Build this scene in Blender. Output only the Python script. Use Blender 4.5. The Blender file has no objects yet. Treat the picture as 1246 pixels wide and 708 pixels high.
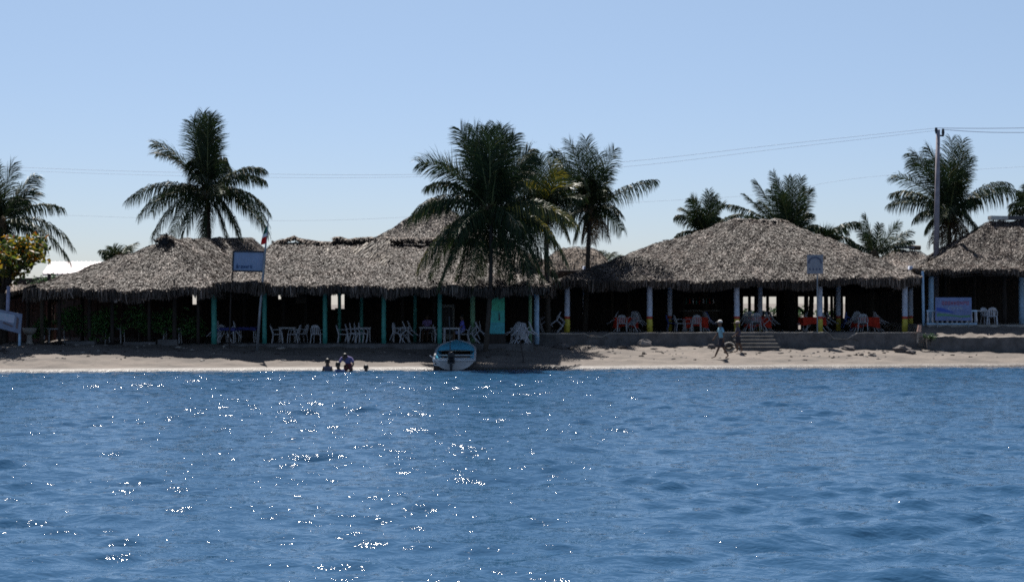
import bpy, math, random
import numpy as np
from mathutils import Vector, Matrix
random.seed(7); rng = np.random.default_rng(7)
S = bpy.context.scene; COL = S.collection
F = 1710.0; HZ = 375.0; CH = 2.63
def X(px, Y): return (px-623)*Y/F
def Z(py, Y): return CH-(py-HZ)*Y/F
def W(px, py, Y): return Vector((X(px, Y), Y, Z(py, Y)))
R = math.radians

# ------------------------------------------------------------- materials
def mat(name, col, rough=.7, var=0.0, scale=8, col2=None, bump=0, bscale=None, spec=.3, metallic=0, stretch=None):
    m = bpy.data.materials.new(name); m.use_nodes = True; nt = m.node_tree; b = nt.nodes['Principled BSDF']
    b.inputs['Roughness'].default_value = rough; b.inputs['Specular IOR Level'].default_value = spec
    b.inputs['Metallic'].default_value = metallic
    b.inputs['Base Color'].default_value = (*col, 1)
    if var or col2 or bump:
        tc = nt.nodes.new('ShaderNodeTexCoord'); mp = nt.nodes.new('ShaderNodeMapping')
        nt.links.new(tc.outputs['Object'], mp.inputs[0])
        if stretch: mp.inputs['Scale'].default_value = stretch
        n = nt.nodes.new('ShaderNodeTexNoise'); n.inputs['Scale'].default_value = scale; n.inputs['Detail'].default_value = 6
        n.inputs['Roughness'].default_value = .65
        nt.links.new(mp.outputs[0], n.inputs['Vector'])
        r = nt.nodes.new('ShaderNodeValToRGB'); nt.links.new(n.outputs['Fac'], r.inputs[0])
        c2 = col2 or tuple(c*(1+var) for c in col); c1 = col if col2 else tuple(c*(1-var) for c in col)
        r.color_ramp.elements[0].position = .35; r.color_ramp.elements[1].position = .68
        r.color_ramp.elements[0].color = (*c1, 1); r.color_ramp.elements[1].color = (*c2, 1)
        nt.links.new(r.outputs[0], b.inputs['Base Color'])
        if bump:
            n2 = nt.nodes.new('ShaderNodeTexNoise'); n2.inputs['Scale'].default_value = bscale or scale*3; n2.inputs['Detail'].default_value = 5
            nt.links.new(mp.outputs[0], n2.inputs['Vector'])
            bp = nt.nodes.new('ShaderNodeBump'); bp.inputs['Strength'].default_value = 1; bp.inputs['Distance'].default_value = bump
            nt.links.new(n2.outputs['Fac'], bp.inputs['Height']); nt.links.new(bp.outputs[0], b.inputs['Normal'])
    return m
def island_mat(name, stops, rough=.7, transl=0.0, tcol=None, spec=.3, patch=0):
    """random tone per blade/leaf, plus broad patches"""
    m = bpy.data.materials.new(name); m.use_nodes = True; nt = m.node_tree; b = nt.nodes['Principled BSDF']
    g = nt.nodes.new('ShaderNodeNewGeometry'); r = nt.nodes.new('ShaderNodeValToRGB')
    fac = g.outputs['Random Per Island']
    if patch:
        tc = nt.nodes.new('ShaderNodeTexCoord'); n = nt.nodes.new('ShaderNodeTexNoise'); n.inputs['Scale'].default_value = patch
        n.inputs['Detail'].default_value = 4
        nt.links.new(tc.outputs['Object'], n.inputs['Vector'])
        mr = nt.nodes.new('ShaderNodeMapRange'); mr.inputs[1].default_value = .3; mr.inputs[2].default_value = .7
        mr.inputs[3].default_value = -.3; mr.inputs[4].default_value = .3
        nt.links.new(n.outputs['Fac'], mr.inputs[0])
        a = nt.nodes.new('ShaderNodeMath'); a.use_clamp = True
        nt.links.new(fac, a.inputs[0]); nt.links.new(mr.outputs[0], a.inputs[1]); fac = a.outputs[0]
    nt.links.new(fac, r.inputs[0])
    cr = r.color_ramp
    cr.elements[0].position = stops[0][0]; cr.elements[0].color = (*stops[0][1], 1)
    cr.elements[1].position = stops[-1][0]; cr.elements[1].color = (*stops[-1][1], 1)
    for p, c in stops[1:-1]:
        e = cr.elements.new(p); e.color = (*c, 1)
    nt.links.new(r.outputs[0], b.inputs['Base Color'])
    b.inputs['Roughness'].default_value = rough; b.inputs['Specular IOR Level'].default_value = spec
    if transl:
        t = nt.nodes.new('ShaderNodeBsdfTranslucent'); mx = nt.nodes.new('ShaderNodeMixShader')
        mx.inputs[0].default_value = transl
        nt.links.new(r.outputs[0], t.inputs[0])
        out = nt.nodes['Material Output']
        nt.links.new(b.outputs[0], mx.inputs[1]); nt.links.new(t.outputs[0], mx.inputs[2]); nt.links.new(mx.outputs[0], out.inputs[0])
    return m
def band_mat(name, bands, rough=.55):
    """paint bands by height (object z): bands = [(z, colour)...] stepping upwards"""
    m = bpy.data.materials.new(name); m.use_nodes = True; nt = m.node_tree; b = nt.nodes['Principled BSDF']
    tc = nt.nodes.new('ShaderNodeTexCoord'); sp = nt.nodes.new('ShaderNodeSeparateXYZ'); nt.links.new(tc.outputs['Object'], sp.inputs[0])
    n = nt.nodes.new('ShaderNodeTexNoise'); n.inputs['Scale'].default_value = 6; nt.links.new(tc.outputs['Object'], n.inputs['Vector'])
    prev = None
    for z, c in bands:
        if prev is None: prev = c; col = nt.nodes.new('ShaderNodeRGB'); col.outputs[0].default_value = (*c, 1); last = col.outputs[0]; continue
        gt = nt.nodes.new('ShaderNodeMath'); gt.operation = 'GREATER_THAN'; gt.inputs[1].default_value = z
        nt.links.new(sp.outputs['Z'], gt.inputs[0])
        mx = nt.nodes.new('ShaderNodeMix'); mx.data_type = 'RGBA'; nt.links.new(gt.outputs[0], mx.inputs[0])
        nt.links.new(last, mx.inputs[6]); mx.inputs[7].default_value = (*c, 1); last = mx.outputs[2]
    d = nt.nodes.new('ShaderNodeMix'); d.data_type = 'RGBA'; d.blend_type = 'MULTIPLY'; d.inputs[0].default_value = .6
    r = nt.nodes.new('ShaderNodeValToRGB'); r.color_ramp.elements[0].color = (.55, .52, .5, 1); r.color_ramp.elements[0].position = .35
    r.color_ramp.elements[1].position = .6
    nt.links.new(n.outputs['Fac'], r.inputs[0]); nt.links.new(last, d.inputs[6]); nt.links.new(r.outputs[0], d.inputs[7])
    nt.links.new(d.outputs[2], b.inputs['Base Color']); b.inputs['Roughness'].default_value = rough
    return m

THATCH = island_mat('dry_palm_thatch', [(0, (.022, .017, .015)), (.35, (.052, .040, .034)), (.85, (.090, .070, .060)), (1, (.23, .185, .16))], .62, .08, spec=.22, patch=.55)
THATCH_NEW = island_mat('newer_thatch', [(0, (.04, .03, .024)), (.5, (.13, .10, .08)), (1, (.3, .25, .19))], .6, .12, patch=.8)
RIDGE = island_mat('ridge_thatch', [(0, (.02, .015, .012)), (.6, (.07, .05, .04)), (1, (.18, .14, .11))], .8, 0, patch=.8)
PALM = island_mat('palm_leaflet', [(0, (.008, .018, .009)), (.5, (.018, .034, .013)), (.93, (.035, .055, .017)), (1, (.10, .09, .035))], .5, .2, spec=.22)
PALM_Y = island_mat('yellowing_leaflet', [(0, (.02, .035, .008)), (.6, (.05, .06, .012)), (1, (.26, .21, .02))], .45, .3, spec=.5)
PALM_D = island_mat('dead_leaflet', [(0, (.04, .028, .015)), (1, (.13, .09, .05))], .7, .2)
STALK = mat('palm_stalk', (.12, .13, .05), .5, .4, 5)
TRUNK = mat('palm_trunk', (.055, .045, .038), .9, .4, 7, bump=.02, stretch=(1, 1, 3))
COCO = mat('coconut', (.09, .08, .02), .5, .4, 6)
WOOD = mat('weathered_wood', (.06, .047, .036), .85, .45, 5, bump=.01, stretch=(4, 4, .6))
DARKWOOD = mat('dark_wood', (.038, .031, .029), .9, .5, 4, bump=.01, stretch=(5, 5, .5))  # dark brown wood for back walls, inner posts and sticks
REDWOOD = mat('reddish_board', (.11, .065, .06), .85, .4, 4, bump=.01, stretch=(5, 5, .5))
GREEN = mat('sea_green_paint', (.045, .25, .22), .5, .25, 5, bump=.003)
LGREEN = mat('light_green_paint', (.22, .42, .25), .5, .25, 5)
PANEL = band_mat('green_to_turquoise_panel', [(0, (.05, .37, .42)), (.55, (.05, .42, .35)), (1.1, (.06, .46, .27))])
STRIPE = band_mat('white_red_yellow_paint', [(-1, (.62, .52, .07)), (.66, (.55, .07, .035)), (.8, (.55, .60, .74))])
BLUEPOST = mat('pale_blue_paint', (.30, .45, .62), .5, .25, 5)
WHITEP = mat('white_plastic', (.46, .47, .52), .38, .12, 6, spec=.5)
BLUEP = mat('blue_plastic', (.05, .12, .5), .4, .2, 6, spec=.5)
REDC = mat('red_cloth', (.55, .04, .02), .8, .25, 5)
BLUEC = mat('blue_cloth', (.05, .055, .22), .8, .25, 5)
PURPC = mat('violet_cloth', (.18, .13, .42), .85, .2, 5)
CONC = mat('grey_concrete', (.10, .097, .10), .9, .35, 2.2, bump=.012, bscale=14)
CONCTOP = mat('pale_concrete', (.26, .24, .22), .9, .3, 2.5, bump=.01, bscale=14)  # pale concrete; on the copings it paints in the sunlit wall top
STEPTOP = mat('sunlit_step_top', (.15, .14, .13), .9, .35, 2.5, bump=.01, bscale=14)  # lighter than the step bodies: sun on the treads painted in
ROCK = mat('beach_rock', (.09, .08, .078), .9, .4, 3, bump=.04, bscale=6)
SKIN = mat('brown_skin', (.11, .062, .042), .5, .1, 6)
HAIR = mat('black_hair', (.008, .007, .007), .5)
METAL = mat('grey_metal_pole', (.22, .24, .27), .45, .2, 5, metallic=.3)
DMETAL = mat('dark_metal', (.025, .03, .04), .4, .3, 5)
RED = mat('flag_red', (.6, .02, .02), .7); WHT = mat('flag_white', (.75, .75, .75), .7); GRN = mat('flag_green', (.01, .16, .10), .7)

# ------------------------------------------------------------- mesh builder
class MB:
    def __init__(s): s.v = []; s.f = []; s.m = []; s.n = 0
    def add(s, v, f, mi=0):
        v = np.asarray(v, float).reshape(-1, 3); s.v.append(v)
        for q in f: s.f.append([i+s.n for i in q]); s.m.append(mi)
        s.n += len(v)
    def addn(s, v, f, mi=0):            # numpy faces (n,k)
        v = np.asarray(v, float).reshape(-1, 3); f = np.asarray(f)+s.n
        s.v.append(v); s.f.extend(f.tolist()); s.m.extend([mi]*len(f)); s.n += len(v)
    def box(s, c, d, rot=None, mi=0, taper=1.0):
        x, y, z = [k/2 for k in d]; vs = []
        for sz in (-1, 1):
            t = taper if sz > 0 else 1
            for sx, sy in ((-1, -1), (1, -1), (1, 1), (-1, 1)): vs.append(Vector((sx*x*t, sy*y*t, sz*z)))
        if rot is not None: vs = [rot @ v for v in vs]
        c = Vector(c); s.add([v+c for v in vs], [(3, 2, 1, 0), (4, 5, 6, 7), (0, 1, 5, 4), (1, 2, 6, 5), (2, 3, 7, 6), (3, 0, 4, 7)], mi)
    def tube(s, pts, rad, k=8, mi=0, cap=True, flat=1.0):
        pts = [Vector(p) for p in pts]; n = len(pts)
        if not hasattr(rad, '__len__'): rad = [rad]*n
        vs = []; up = Vector((0, 0, 1))
        for i, p in enumerate(pts):
            t = (pts[min(i+1, n-1)]-pts[max(i-1, 0)]).normalized()
            a = t.cross(up)
            if a.length < .05: a = Vector((1, 0, 0))
            a.normalize(); b = a.cross(t)
            for j in range(k):
                g = 2*math.pi*j/k; vs.append(p+a*math.cos(g)*rad[i]+b*math.sin(g)*rad[i]*flat)
        fs = [(i*k+j, i*k+(j+1) % k, (i+1)*k+(j+1) % k, (i+1)*k+j) for i in range(n-1) for j in range(k)]
        if cap: fs += [tuple(range(k-1, -1, -1)), tuple((n-1)*k+j for j in range(k))]
        s.add(vs, fs, mi)
    def ball(s, c, r, k=10, m=7, mi=0, lump=0, zmin=None):
        vs = []; c = Vector(c); r = r if hasattr(r, '__len__') else (r, r, r)
        for i in range(m+1):
            th = math.pi*i/m
            for j in range(k):
                ph = 2*math.pi*j/k; q = 1+lump*random.uniform(-1, 1)
                z = math.cos(th)*r[2]*q
                if zmin is not None: z = max(z, zmin)
                vs.append(c+Vector((math.sin(th)*math.cos(ph)*r[0]*q, math.sin(th)*math.sin(ph)*r[1]*q, z)))
        s.add(vs, [(i*k+j, (i+1)*k+j, (i+1)*k+(j+1) % k, i*k+(j+1) % k) for i in range(m) for j in range(k)], mi)
    def build(s, name, mats, parent=None, loc=None, smooth=False, world=True):
        """world: vertices are in world space and are moved to the parent's / own origin"""
        v = np.concatenate(s.v)
        off = np.zeros(3)
        if world:
            off = np.array(parent['_w'] if parent is not None else (loc if loc is not None else (0, 0, 0)), float)
        me = bpy.data.meshes.new(name); me.from_pydata((v-off).tolist(), [], s.f)
        for q in (mats if isinstance(mats, (list, tuple)) else [mats]): me.materials.append(q)
        if any(s.m): me.polygons.foreach_set('material_index', s.m)
        if smooth: me.polygons.foreach_set('use_smooth', [True]*len(me.polygons))
        o = bpy.data.objects.new(name, me); COL.objects.link(o)
        if parent is not None: o.parent = parent; o['_w'] = parent['_w']
        else: o.location = off; o['_w'] = off.tolist()
        return o
def thing(name, label, cat, loc=(0, 0, 0), group=None, rz=0):
    o = bpy.data.objects.new(name, None); COL.objects.link(o); o.location = loc; o.rotation_euler.z = rz; o.empty_display_size = .3
    o['_w'] = list(loc); return tag(o, label, cat, group)
def tag(o, label, cat, group=None):
    o['label'] = label; o['category'] = cat
    if group: o['group'] = group
    return o
def copy_tree(o, parent=None):
    c = o.copy(); COL.objects.link(c)
    if parent is not None: c.parent = parent
    for ch in list(o.children): copy_tree(ch, c)
    return c
def structure(o): o['kind'] = 'structure'; return o

# ------------------------------------------------------------- ground and beach
def lerp_pts(x, pts):
    xs, ys = zip(*pts); return np.interp(x, xs, ys)
def WL(x): return lerp_pts(x, [(-60, 55.5), (-21, 57.6), (-11.3, 59.4), (.6, 60.4), (10, 61.6), (23, 63.3), (60, 66)])+.12*np.sin(x*1.1)+.08*np.sin(x*2.7+1)
def G(x, y):
    x = np.asarray(x, float); y = np.asarray(y, float)
    d = y-WL(x)
    lim = lerp_pts(x, [(-60, .93), (.2, .93), (2.0, .80), (16, .80), (19.5, .9), (60, .9)])
    s = lerp_pts(x, [(-60, .14), (0, .14), (3, .115), (60, .115)])
    z = np.where(d < 0, .13*d, np.minimum(s*d, lim))
    z = np.maximum(z, -1.6)
    amp = np.clip(d/2.0, 0, 1)*np.clip((75-y)/5, 0, 1)
    z += amp*(.02*np.sin(x*2.3+y*1.1)+.018*np.sin(x*5.1-y*3.2+1)+.012*np.sin(x*9+y*7))
    # a scuffed step of sand a little below the walls
    z += np.clip(1-np.abs(d-5.6)/.7, 0, 1)*.05*np.sin(x*1.7+np.sin(x*3.1))*(x > 1)
    back = np.clip((y-82)/120, 0, 1)
    z = np.where(y > 76, np.interp(y, [76, 84, 110, 230, 600], [.93, 1.3, 1.5, 3.1, 3.3])+back*.35*np.sin(x*.021+1), z)
    return z
def grid_mesh(name, xs, ys, zf, m, smooth=True):
    XX, YY = np.meshgrid(xs, ys) if np.ndim(xs) == 1 else (xs, np.repeat(np.asarray(ys)[:, None], xs.shape[1], 1))
    ZZ = zf(XX, YY); v = np.stack([XX, YY, ZZ], -1).reshape(-1, 3)
    ny, nx = XX.shape; i = np.arange((ny-1)*(nx-1)); r, c = i//(nx-1), i % (nx-1); a = r*nx+c
    f = np.stack([a, a+1, a+nx+1, a+nx], 1)
    me = bpy.data.meshes.new(name)
    me.vertices.add(len(v)); me.vertices.foreach_set('co', v.ravel())
    me.loops.add(f.size); me.loops.foreach_set('vertex_index', f.ravel().astype(np.int32))
    me.polygons.add(len(f)); me.polygons.foreach_set('loop_start', np.arange(0, f.size, 4, dtype=np.int32))
    me.polygons.foreach_set('use_smooth', np.ones(len(f), bool))
    me.update(); me.validate(); me.materials.append(m)
    o = bpy.data.objects.new(name, me); COL.objects.link(o); return o
def spread(a, b, fine, grow, far):
    """fine spacing between a and b, growing outwards to +-far"""
    c = list(np.arange(a, b+1e-6, fine)); s = fine
    while c[-1] < far: s *= grow; c.append(c[-1]+s)
    s = fine
    while c[0] > -far: s *= grow; c.insert(0, c[0]-s)
    return np.array(c)

def sand_material():
    m = bpy.data.materials.new('beach_sand'); m.use_nodes = True; nt = m.node_tree; b = nt.nodes['Principled BSDF']
    N = nt.nodes.new; L = nt.links.new
    tc = N('ShaderNodeTexCoord'); n = N('ShaderNodeTexNoise'); n.inputs['Scale'].default_value = .9; n.inputs['Detail'].default_value = 8
    mp = N('ShaderNodeMapping'); mp.inputs['Scale'].default_value = (.5, 1.6, 1); L(tc.outputs['Object'], mp.inputs[0]); L(mp.outputs[0], n.inputs['Vector'])
    r = N('ShaderNodeValToRGB'); L(n.outputs['Fac'], r.inputs[0])
    r.color_ramp.elements[0].position = .3; r.color_ramp.elements[0].color = (.060, .051, .045, 1)
    r.color_ramp.elements[1].position = .66; r.color_ramp.elements[1].color = (.120, .101, .087, 1)
    # litter and weed specks
    v = N('ShaderNodeTexNoise'); v.inputs['Scale'].default_value = 5; v.inputs['Detail'].default_value = 6; L(mp.outputs[0], v.inputs['Vector'])
    r2 = N('ShaderNodeValToRGB'); r2.color_ramp.elements[0].position = .62; r2.color_ramp.elements[0].color = (1, 1, 1, 1)
    r2.color_ramp.elements[1].position = .7; r2.color_ramp.elements[1].color = (.45, .4, .38, 1); L(v.outputs['Fac'], r2.inputs[0])
    mu = N('ShaderNodeMix'); mu.data_type = 'RGBA'; mu.blend_type = 'MULTIPLY'; mu.inputs[0].default_value = 1
    L(r.outputs[0], mu.inputs[6]); L(r2.outputs[0], mu.inputs[7])
    # wet sand by the water line (object z)
    sp = N('ShaderNodeSeparateXYZ'); L(tc.outputs['Object'], sp.inputs[0])
    mr = N('ShaderNodeMapRange'); mr.inputs[1].default_value = .05; mr.inputs[2].default_value = .13; L(sp.outputs['Z'], mr.inputs[0])
    mx = N('ShaderNodeMix'); mx.data_type = 'RGBA'; L(mr.outputs[0], mx.inputs[0]); mx.inputs[6].default_value = (.04, .033, .03, 1)
    L(mu.outputs[2], mx.inputs[7]); L(mx.outputs[2], b.inputs['Base Color'])
    ro = N('ShaderNodeMapRange'); ro.inputs[1].default_value = .03; ro.inputs[2].default_value = .14; ro.inputs[3].default_value = .35; ro.inputs[4].default_value = .95
    L(sp.outputs['Z'], ro.inputs[0]); L(ro.outputs[0], b.inputs['Roughness'])
    bn = N('ShaderNodeTexNoise'); bn.inputs['Scale'].default_value = 6; bn.inputs['Detail'].default_value = 7; L(tc.outputs['Object'], bn.inputs['Vector'])
    bp = N('ShaderNodeBump'); bp.inputs['Distance'].default_value = .055; bp.inputs['Strength'].default_value = 1
    L(bn.outputs['Fac'], bp.inputs['Height']); L(bp.outputs[0], b.inputs['Normal'])
    return m
SAND = sand_material()
gx = spread(-26, 28, .14, 1.12, 3000)
gy = np.concatenate([np.arange(48, 54, .6), np.arange(54, 72, .12), np.arange(72, 90, .5), 90*1.12**np.arange(0, 33)])
structure(grid_mesh('beach', gx, gy, G, SAND))

# ------------------------------------------------------------- water
def water_material():
    m = bpy.data.materials.new('sea_water'); m.use_nodes = True; nt = m.node_tree; b = nt.nodes['Principled BSDF']
    N = nt.nodes.new; L = nt.links.new
    b.inputs['Base Color'].default_value = (.016, .054, .112, 1); b.inputs['Roughness'].default_value = .03
    b.inputs['IOR'].default_value = 1.33; b.inputs['Specular IOR Level'].default_value = .5
    tc = N('ShaderNodeTexCoord'); mp = N('ShaderNodeMapping'); mp.inputs['Scale'].default_value = (.75, 1.25, 1); mp.inputs['Rotation'].default_value = (0, 0, .15)
    L(tc.outputs['Object'], mp.inputs[0])
    prev = None
    for sc, dist, det in ((3.4, .034, 3), (9, .017, 2)):
        n = N('ShaderNodeTexNoise'); n.inputs['Scale'].default_value = sc; n.inputs['Detail'].default_value = det; n.inputs['Roughness'].default_value = .55
        n.inputs['Distortion'].default_value = .4
        L(mp.outputs[0], n.inputs['Vector'])
        bp = N('ShaderNodeBump'); bp.inputs['Distance'].default_value = dist; L(n.outputs['Fac'], bp.inputs['Height'])
        if prev: L(prev.outputs[0], bp.inputs['Normal'])
        prev = bp
    L(prev.outputs[0], b.inputs['Normal'])
    return m
comps = []
for i in range(70):
    lam = .32*(4.2/.32)**(rng.random()**.9); th = rng.normal(0, .5)+math.pi/2+.1
    sl = .040 if lam < 1.1 else (.026 if lam < 1.6 else .008)
    comps.append((2*math.pi/lam*math.cos(th), 2*math.pi/lam*math.sin(th), sl*lam/(2*math.pi), rng.random()*6.283, lam))
def wave(XX, YY):
    z = np.zeros_like(XX)
    cell = np.maximum(np.abs(YY)*.0016, .05)*1.6
    # gusts: patches of rougher and smoother water
    gust = 1+.15*np.sin(XX*.21+YY*.13+1)*np.sin(YY*.31-XX*.05)+.2*np.sin(XX*.5+2*np.sin(YY*.3))
    for kx, ky, a, ph, lam in comps:
        f = np.clip((lam-2.2*cell)/(1.5*cell), 0, 1)
        s = np.sin(kx*XX+ky*YY+ph+.5*np.sin(.6*kx*XX*.3+ph))
        z += a*f*(s+.25*np.cos(2*(kx*XX+ky*YY+ph)))
    near = np.clip((WL(XX)-YY+.6)/3.5, .12, 1); far = np.clip(1.4-np.abs(XX)/70, .0, 1)
    return z*near*far*gust*1.15*(YY > 2)
u = spread(-.42, .42, .0013, 1.10, 45)
vy = np.concatenate([-250*.8**np.arange(0, 18), [0, 3, 6, 8.5], np.arange(10, 70, .075)])
ww = np.maximum(np.abs(vy), 9)
structure(grid_mesh('water', u[None, :]*ww[:, None], vy, wave, water_material()))

# ------------------------------------------------------------- thatched roofs
def make_roof(parent, corners, ridge, sag=.35, dens=200, thatch=None, name='roof', fringe=(.25, .55), back=.25, blade=(.17, .038), bulge=0, hole=None, seed=1):
    """corners: front-left, front-right, back-right, back-left; ridge: a ridge point for each corner"""
    rg = np.random.default_rng(seed)
    c = [np.array(p, float) for p in corners]; r = [np.array(p, float) for p in ridge]
    def P(k, U, V):
        U = U[..., None]; V = V[..., None]; j = (k+1) % 4
        e = c[k]*(1-U)+c[j]*U; t = r[k]*(1-U)+r[j]*U
        p = e*(1-V)+t*V
        dz = -sag*4*V*(1-V)*(1-.25*V)+bulge*np.sin(math.pi*V)
        x, y = p[..., 0:1], p[..., 1:2]
        dz = dz+.045*np.sin(1.3*x+seed)+.03*np.sin(3.7*x+2.3*y+seed*2)+.02*np.sin(7.3*x-4*y)+.03*np.sin(3*y+seed)
        dz = dz-.10*np.sin(math.pi*U)*(1-V)
        return p+np.concatenate([np.zeros_like(dz), np.zeros_like(dz), dz], -1)
    m = MB()
    nu, nv = 46, 12
    for off in (0, -.24):
        for k in range(4):
            U, V = np.meshgrid(np.linspace(0, 1, nu), np.linspace(0, 1, nv))
            p = P(k, U, V).reshape(-1, 3)+np.array([0, 0, off-.05])
            i = np.arange((nu-1)*(nv-1)); a = (i//(nu-1))*nu+i % (nu-1)
            m.addn(p, np.stack([a, a+1, a+nu+1, a+nu], 1))
    for k in range(4):
        j = (k+1) % 4
        le = np.linalg.norm(c[j]-c[k]); lt = np.linalg.norm(r[j]-r[k]); hgt = np.linalg.norm((r[k]+r[j])/2-(c[k]+c[j])/2)
        area = (le+lt)/2*hgt; d = dens*(1 if k in (0, 1, 3) else back)
        n = int(area*d*2); U = rg.random(n); V = rg.random(n)
        keep = rg.random(n) < ((1-V)*le+V*lt)/max(le, lt); U, V = U[keep], V[keep]*1.0
        n = len(U); p = P(k, U, V); e = 1e-3
        pu = P(k, np.clip(U+e, 0, 1), V)-P(k, np.clip(U-e, 0, 1), V); pv = P(k, U, np.clip(V+e, 0, 1))-P(k, U, np.clip(V-e, 0, 1))
        nr = np.cross(pu, pv); nr /= np.linalg.norm(nr, axis=1)[:, None]+1e-9
        nr[nr[:, 2] < 0] *= -1
        dn = -pv/(np.linalg.norm(pv, axis=1)[:, None]+1e-9); sd = np.cross(nr, dn)
        yaw = rg.normal(0, .4, n)[:, None]; D = dn*np.cos(yaw)+sd*np.sin(yaw); Sd = np.cross(nr, D)
        L = rg.uniform(.6, 1.4, n)[:, None]*blade[0]; Wd = rg.uniform(.5, 1.5, n)[:, None]*blade[1]
        l0 = rg.uniform(-.02, .07, n)[:, None]; l1 = rg.uniform(-.02, .09, n)[:, None]; tw = rg.normal(0, .33, n)[:, None]
        S2 = Sd*np.cos(tw)+nr*np.sin(tw)
        q = np.stack([p+nr*l0-S2*Wd*.5, p+nr*l0+S2*Wd*.5, p+D*L+nr*l1+S2*Wd*.3, p+D*L+nr*l1-S2*Wd*.3], 1)
        m.addn(q, np.arange(4*n).reshape(n, 4))
        # hanging fringe on the eave
        n = int(le*(170 if k != 2 else 40)); U = rg.random(n); p = P(k, U, np.full(n, .0))
        out = np.cross(c[j]-c[k], [0, 0, 1.0]); out /= np.linalg.norm(out)
        L = rg.uniform(fringe[0], fringe[1], n)[:, None]*(1+.14*np.sin(U*le*1.3+seed)+.1*np.sin(U*le*4.1))[:, None]; Wd = rg.uniform(.03, .07, n)[:, None]
        al = (c[j]-c[k])/le; tilt = rg.normal(0, .15, n)[:, None]
        D = np.array([0, 0, -1.0])+al*tilt+out*rg.uniform(-.25, .15, n)[:, None]
        b0 = p+out*rg.uniform(-.35, .12, n)[:, None]+np.array([0, 0, .06]); a2 = al+out*rg.normal(0, .5, n)[:, None]
        q = np.stack([b0-a2*Wd*.5, b0+a2*Wd*.5, b0+D*L+a2*Wd*.2, b0+D*L-a2*Wd*.2], 1)
        m.addn(q, np.arange(4*n).reshape(n, 4))
    o = m.build(name, thatch or THATCH, parent)
    return o, P
def ridge_roll(parent, pts, rad=.2, mt=None, name='ridge_cap', n=900, seed=3, over=.45):
    m = MB(); rg = np.random.default_rng(seed); P = [Vector(p) for p in pts]
    fine = []
    for a, b in zip(P[:-1], P[1:]):
        for t in np.linspace(0, 1, 8, endpoint=False): fine.append(a.lerp(b, t)+Vector((0, 0, rg.normal(0, .03))))
    fine.append(P[-1]); m.tube(fine, [rad*rg.uniform(.8, 1.1) for _ in fine], 8)
    for _ in range(n):
        k = rg.random()*(len(fine)-1); i = int(k); p = fine[i].lerp(fine[i+1], k-i); t = (fine[i+1]-fine[i]).normalized()
        s = Vector((-t.y, t.x, 0)).normalized()*rg.choice([-1, 1]); D = (s+Vector((0, 0, -rg.uniform(.1, .9)))+t*rg.normal(0, .5)).normalized()
        b0 = p+Vector((0, 0, rad*rg.uniform(.3, 1.15))); w = t*rg.uniform(.02, .05); L = rg.uniform(.2, over)
        m.add([b0-w, b0+w, b0+D*L+w*.4, b0+D*L-w*.4], [(0, 1, 2, 3)])
    return m.build(name, mt or RIDGE, parent)
def post(parent, x, y, z0, z1, r, m, k=10, lean=0, label=None, sq=False):
    b = MB()
    n = 7; pts = [Vector((x+lean*(i/(n-1))+random.uniform(-1, 1)*r*.06, y, z0+(z1-z0)*i/(n-1))) for i in range(n)]
    b.tube(pts, [r*(1.03-.06*i/(n-1)) for i in range(n)], k)
    me = b.build('post', m, None, loc=(x, y, z0), smooth=True)
    me.parent = parent; me.location = Vector((x, y, z0))-Vector(parent['_w'])
    if label: me['label'] = label
    return me
def beam(parent, a, b, r=.07, m=None, name='beam'):
    q = MB(); q.tube([a, Vector(a).lerp(Vector(b), .5)+Vector((0, 0, -.03)), b], r, 7); return q.build(name, m or DARKWOOD, parent)
def plank_wall(parent, x0, x1, y, z0, z1, m=None, gaps=(), name='back_wall', w=.22):
    q = MB(); x = x0
    while x < x1:
        ww_ = w*random.uniform(.8, 1.2); cx = x+ww_/2; segs = [(z0, z1)]
        for g0, g1, h0, h1 in gaps:
            if g0 < cx < g1: segs = [(z0, h0+random.uniform(-.08, .08)), (h1, z1)]
        for a, b in segs:
            if b-a > .05: q.box((cx, y+(.012 if int(x*50)%2 else -.012)+random.uniform(-.006, .006), (a+b)/2), (ww_+.06, .05, b-a))
        x += ww_
    return q.build(name, m or DARKWOOD, parent)

PG = 'thatched palapa restaurants along the beach'
# --- left palapa
A = thing('thatched_palapa', 'left grey thatched palapa with a dark vent opening at its peak, shrubs beneath its eave', 'palapa', (-17.5, 66, .93), PG)
a_c = [W(30, 351, 63.8), W(268, 350, 64.1), (-12.0, 83, 4.2), (-24.5, 80, 3.6)]
a_r0, a_r1 = W(208, 290, 69.5), W(306, 291, 81)
rf, PA = make_roof(A, a_c, [a_r0, a_r0, a_r1, a_r1], sag=.12, dens=430, seed=2)
ridge_roll(A, [a_r0+Vector((.1, .2, -.12)), a_r0.lerp(a_r1, .5)+Vector((0, 0, -.1)), a_r1], .1, THATCH, n=700)
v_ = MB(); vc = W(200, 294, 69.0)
v_.ball(vc+Vector((0, .1, -.1)), (.34, .25, .36), 14, 8, lump=.08)  # solid dark ball: the shade inside the vent is put into its colour
vo = v_.build('vent', mat('vent_hollow_shade', (.02, .02, .022), .9), A)
v2 = MB(); rg_ = random.Random(4)
for i in range(160):
    a = rg_.uniform(-.35, 3.1); p = vc+Vector((math.cos(a)*.4, rg_.uniform(-.15, .25), math.sin(a)*.36-.05)); d = Vector((rg_.uniform(-.5, 1), -.5, rg_.uniform(-.5, .35))).normalized()*rg_.uniform(.15, .35)
    s_ = Vector((.03, .03, .02)); v2.add([p-s_, p+s_, p+d+s_*.4, p+d-s_*.4], [(0, 1, 2, 3)])
v2.build('vent_brow', RIDGE, A)
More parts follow.
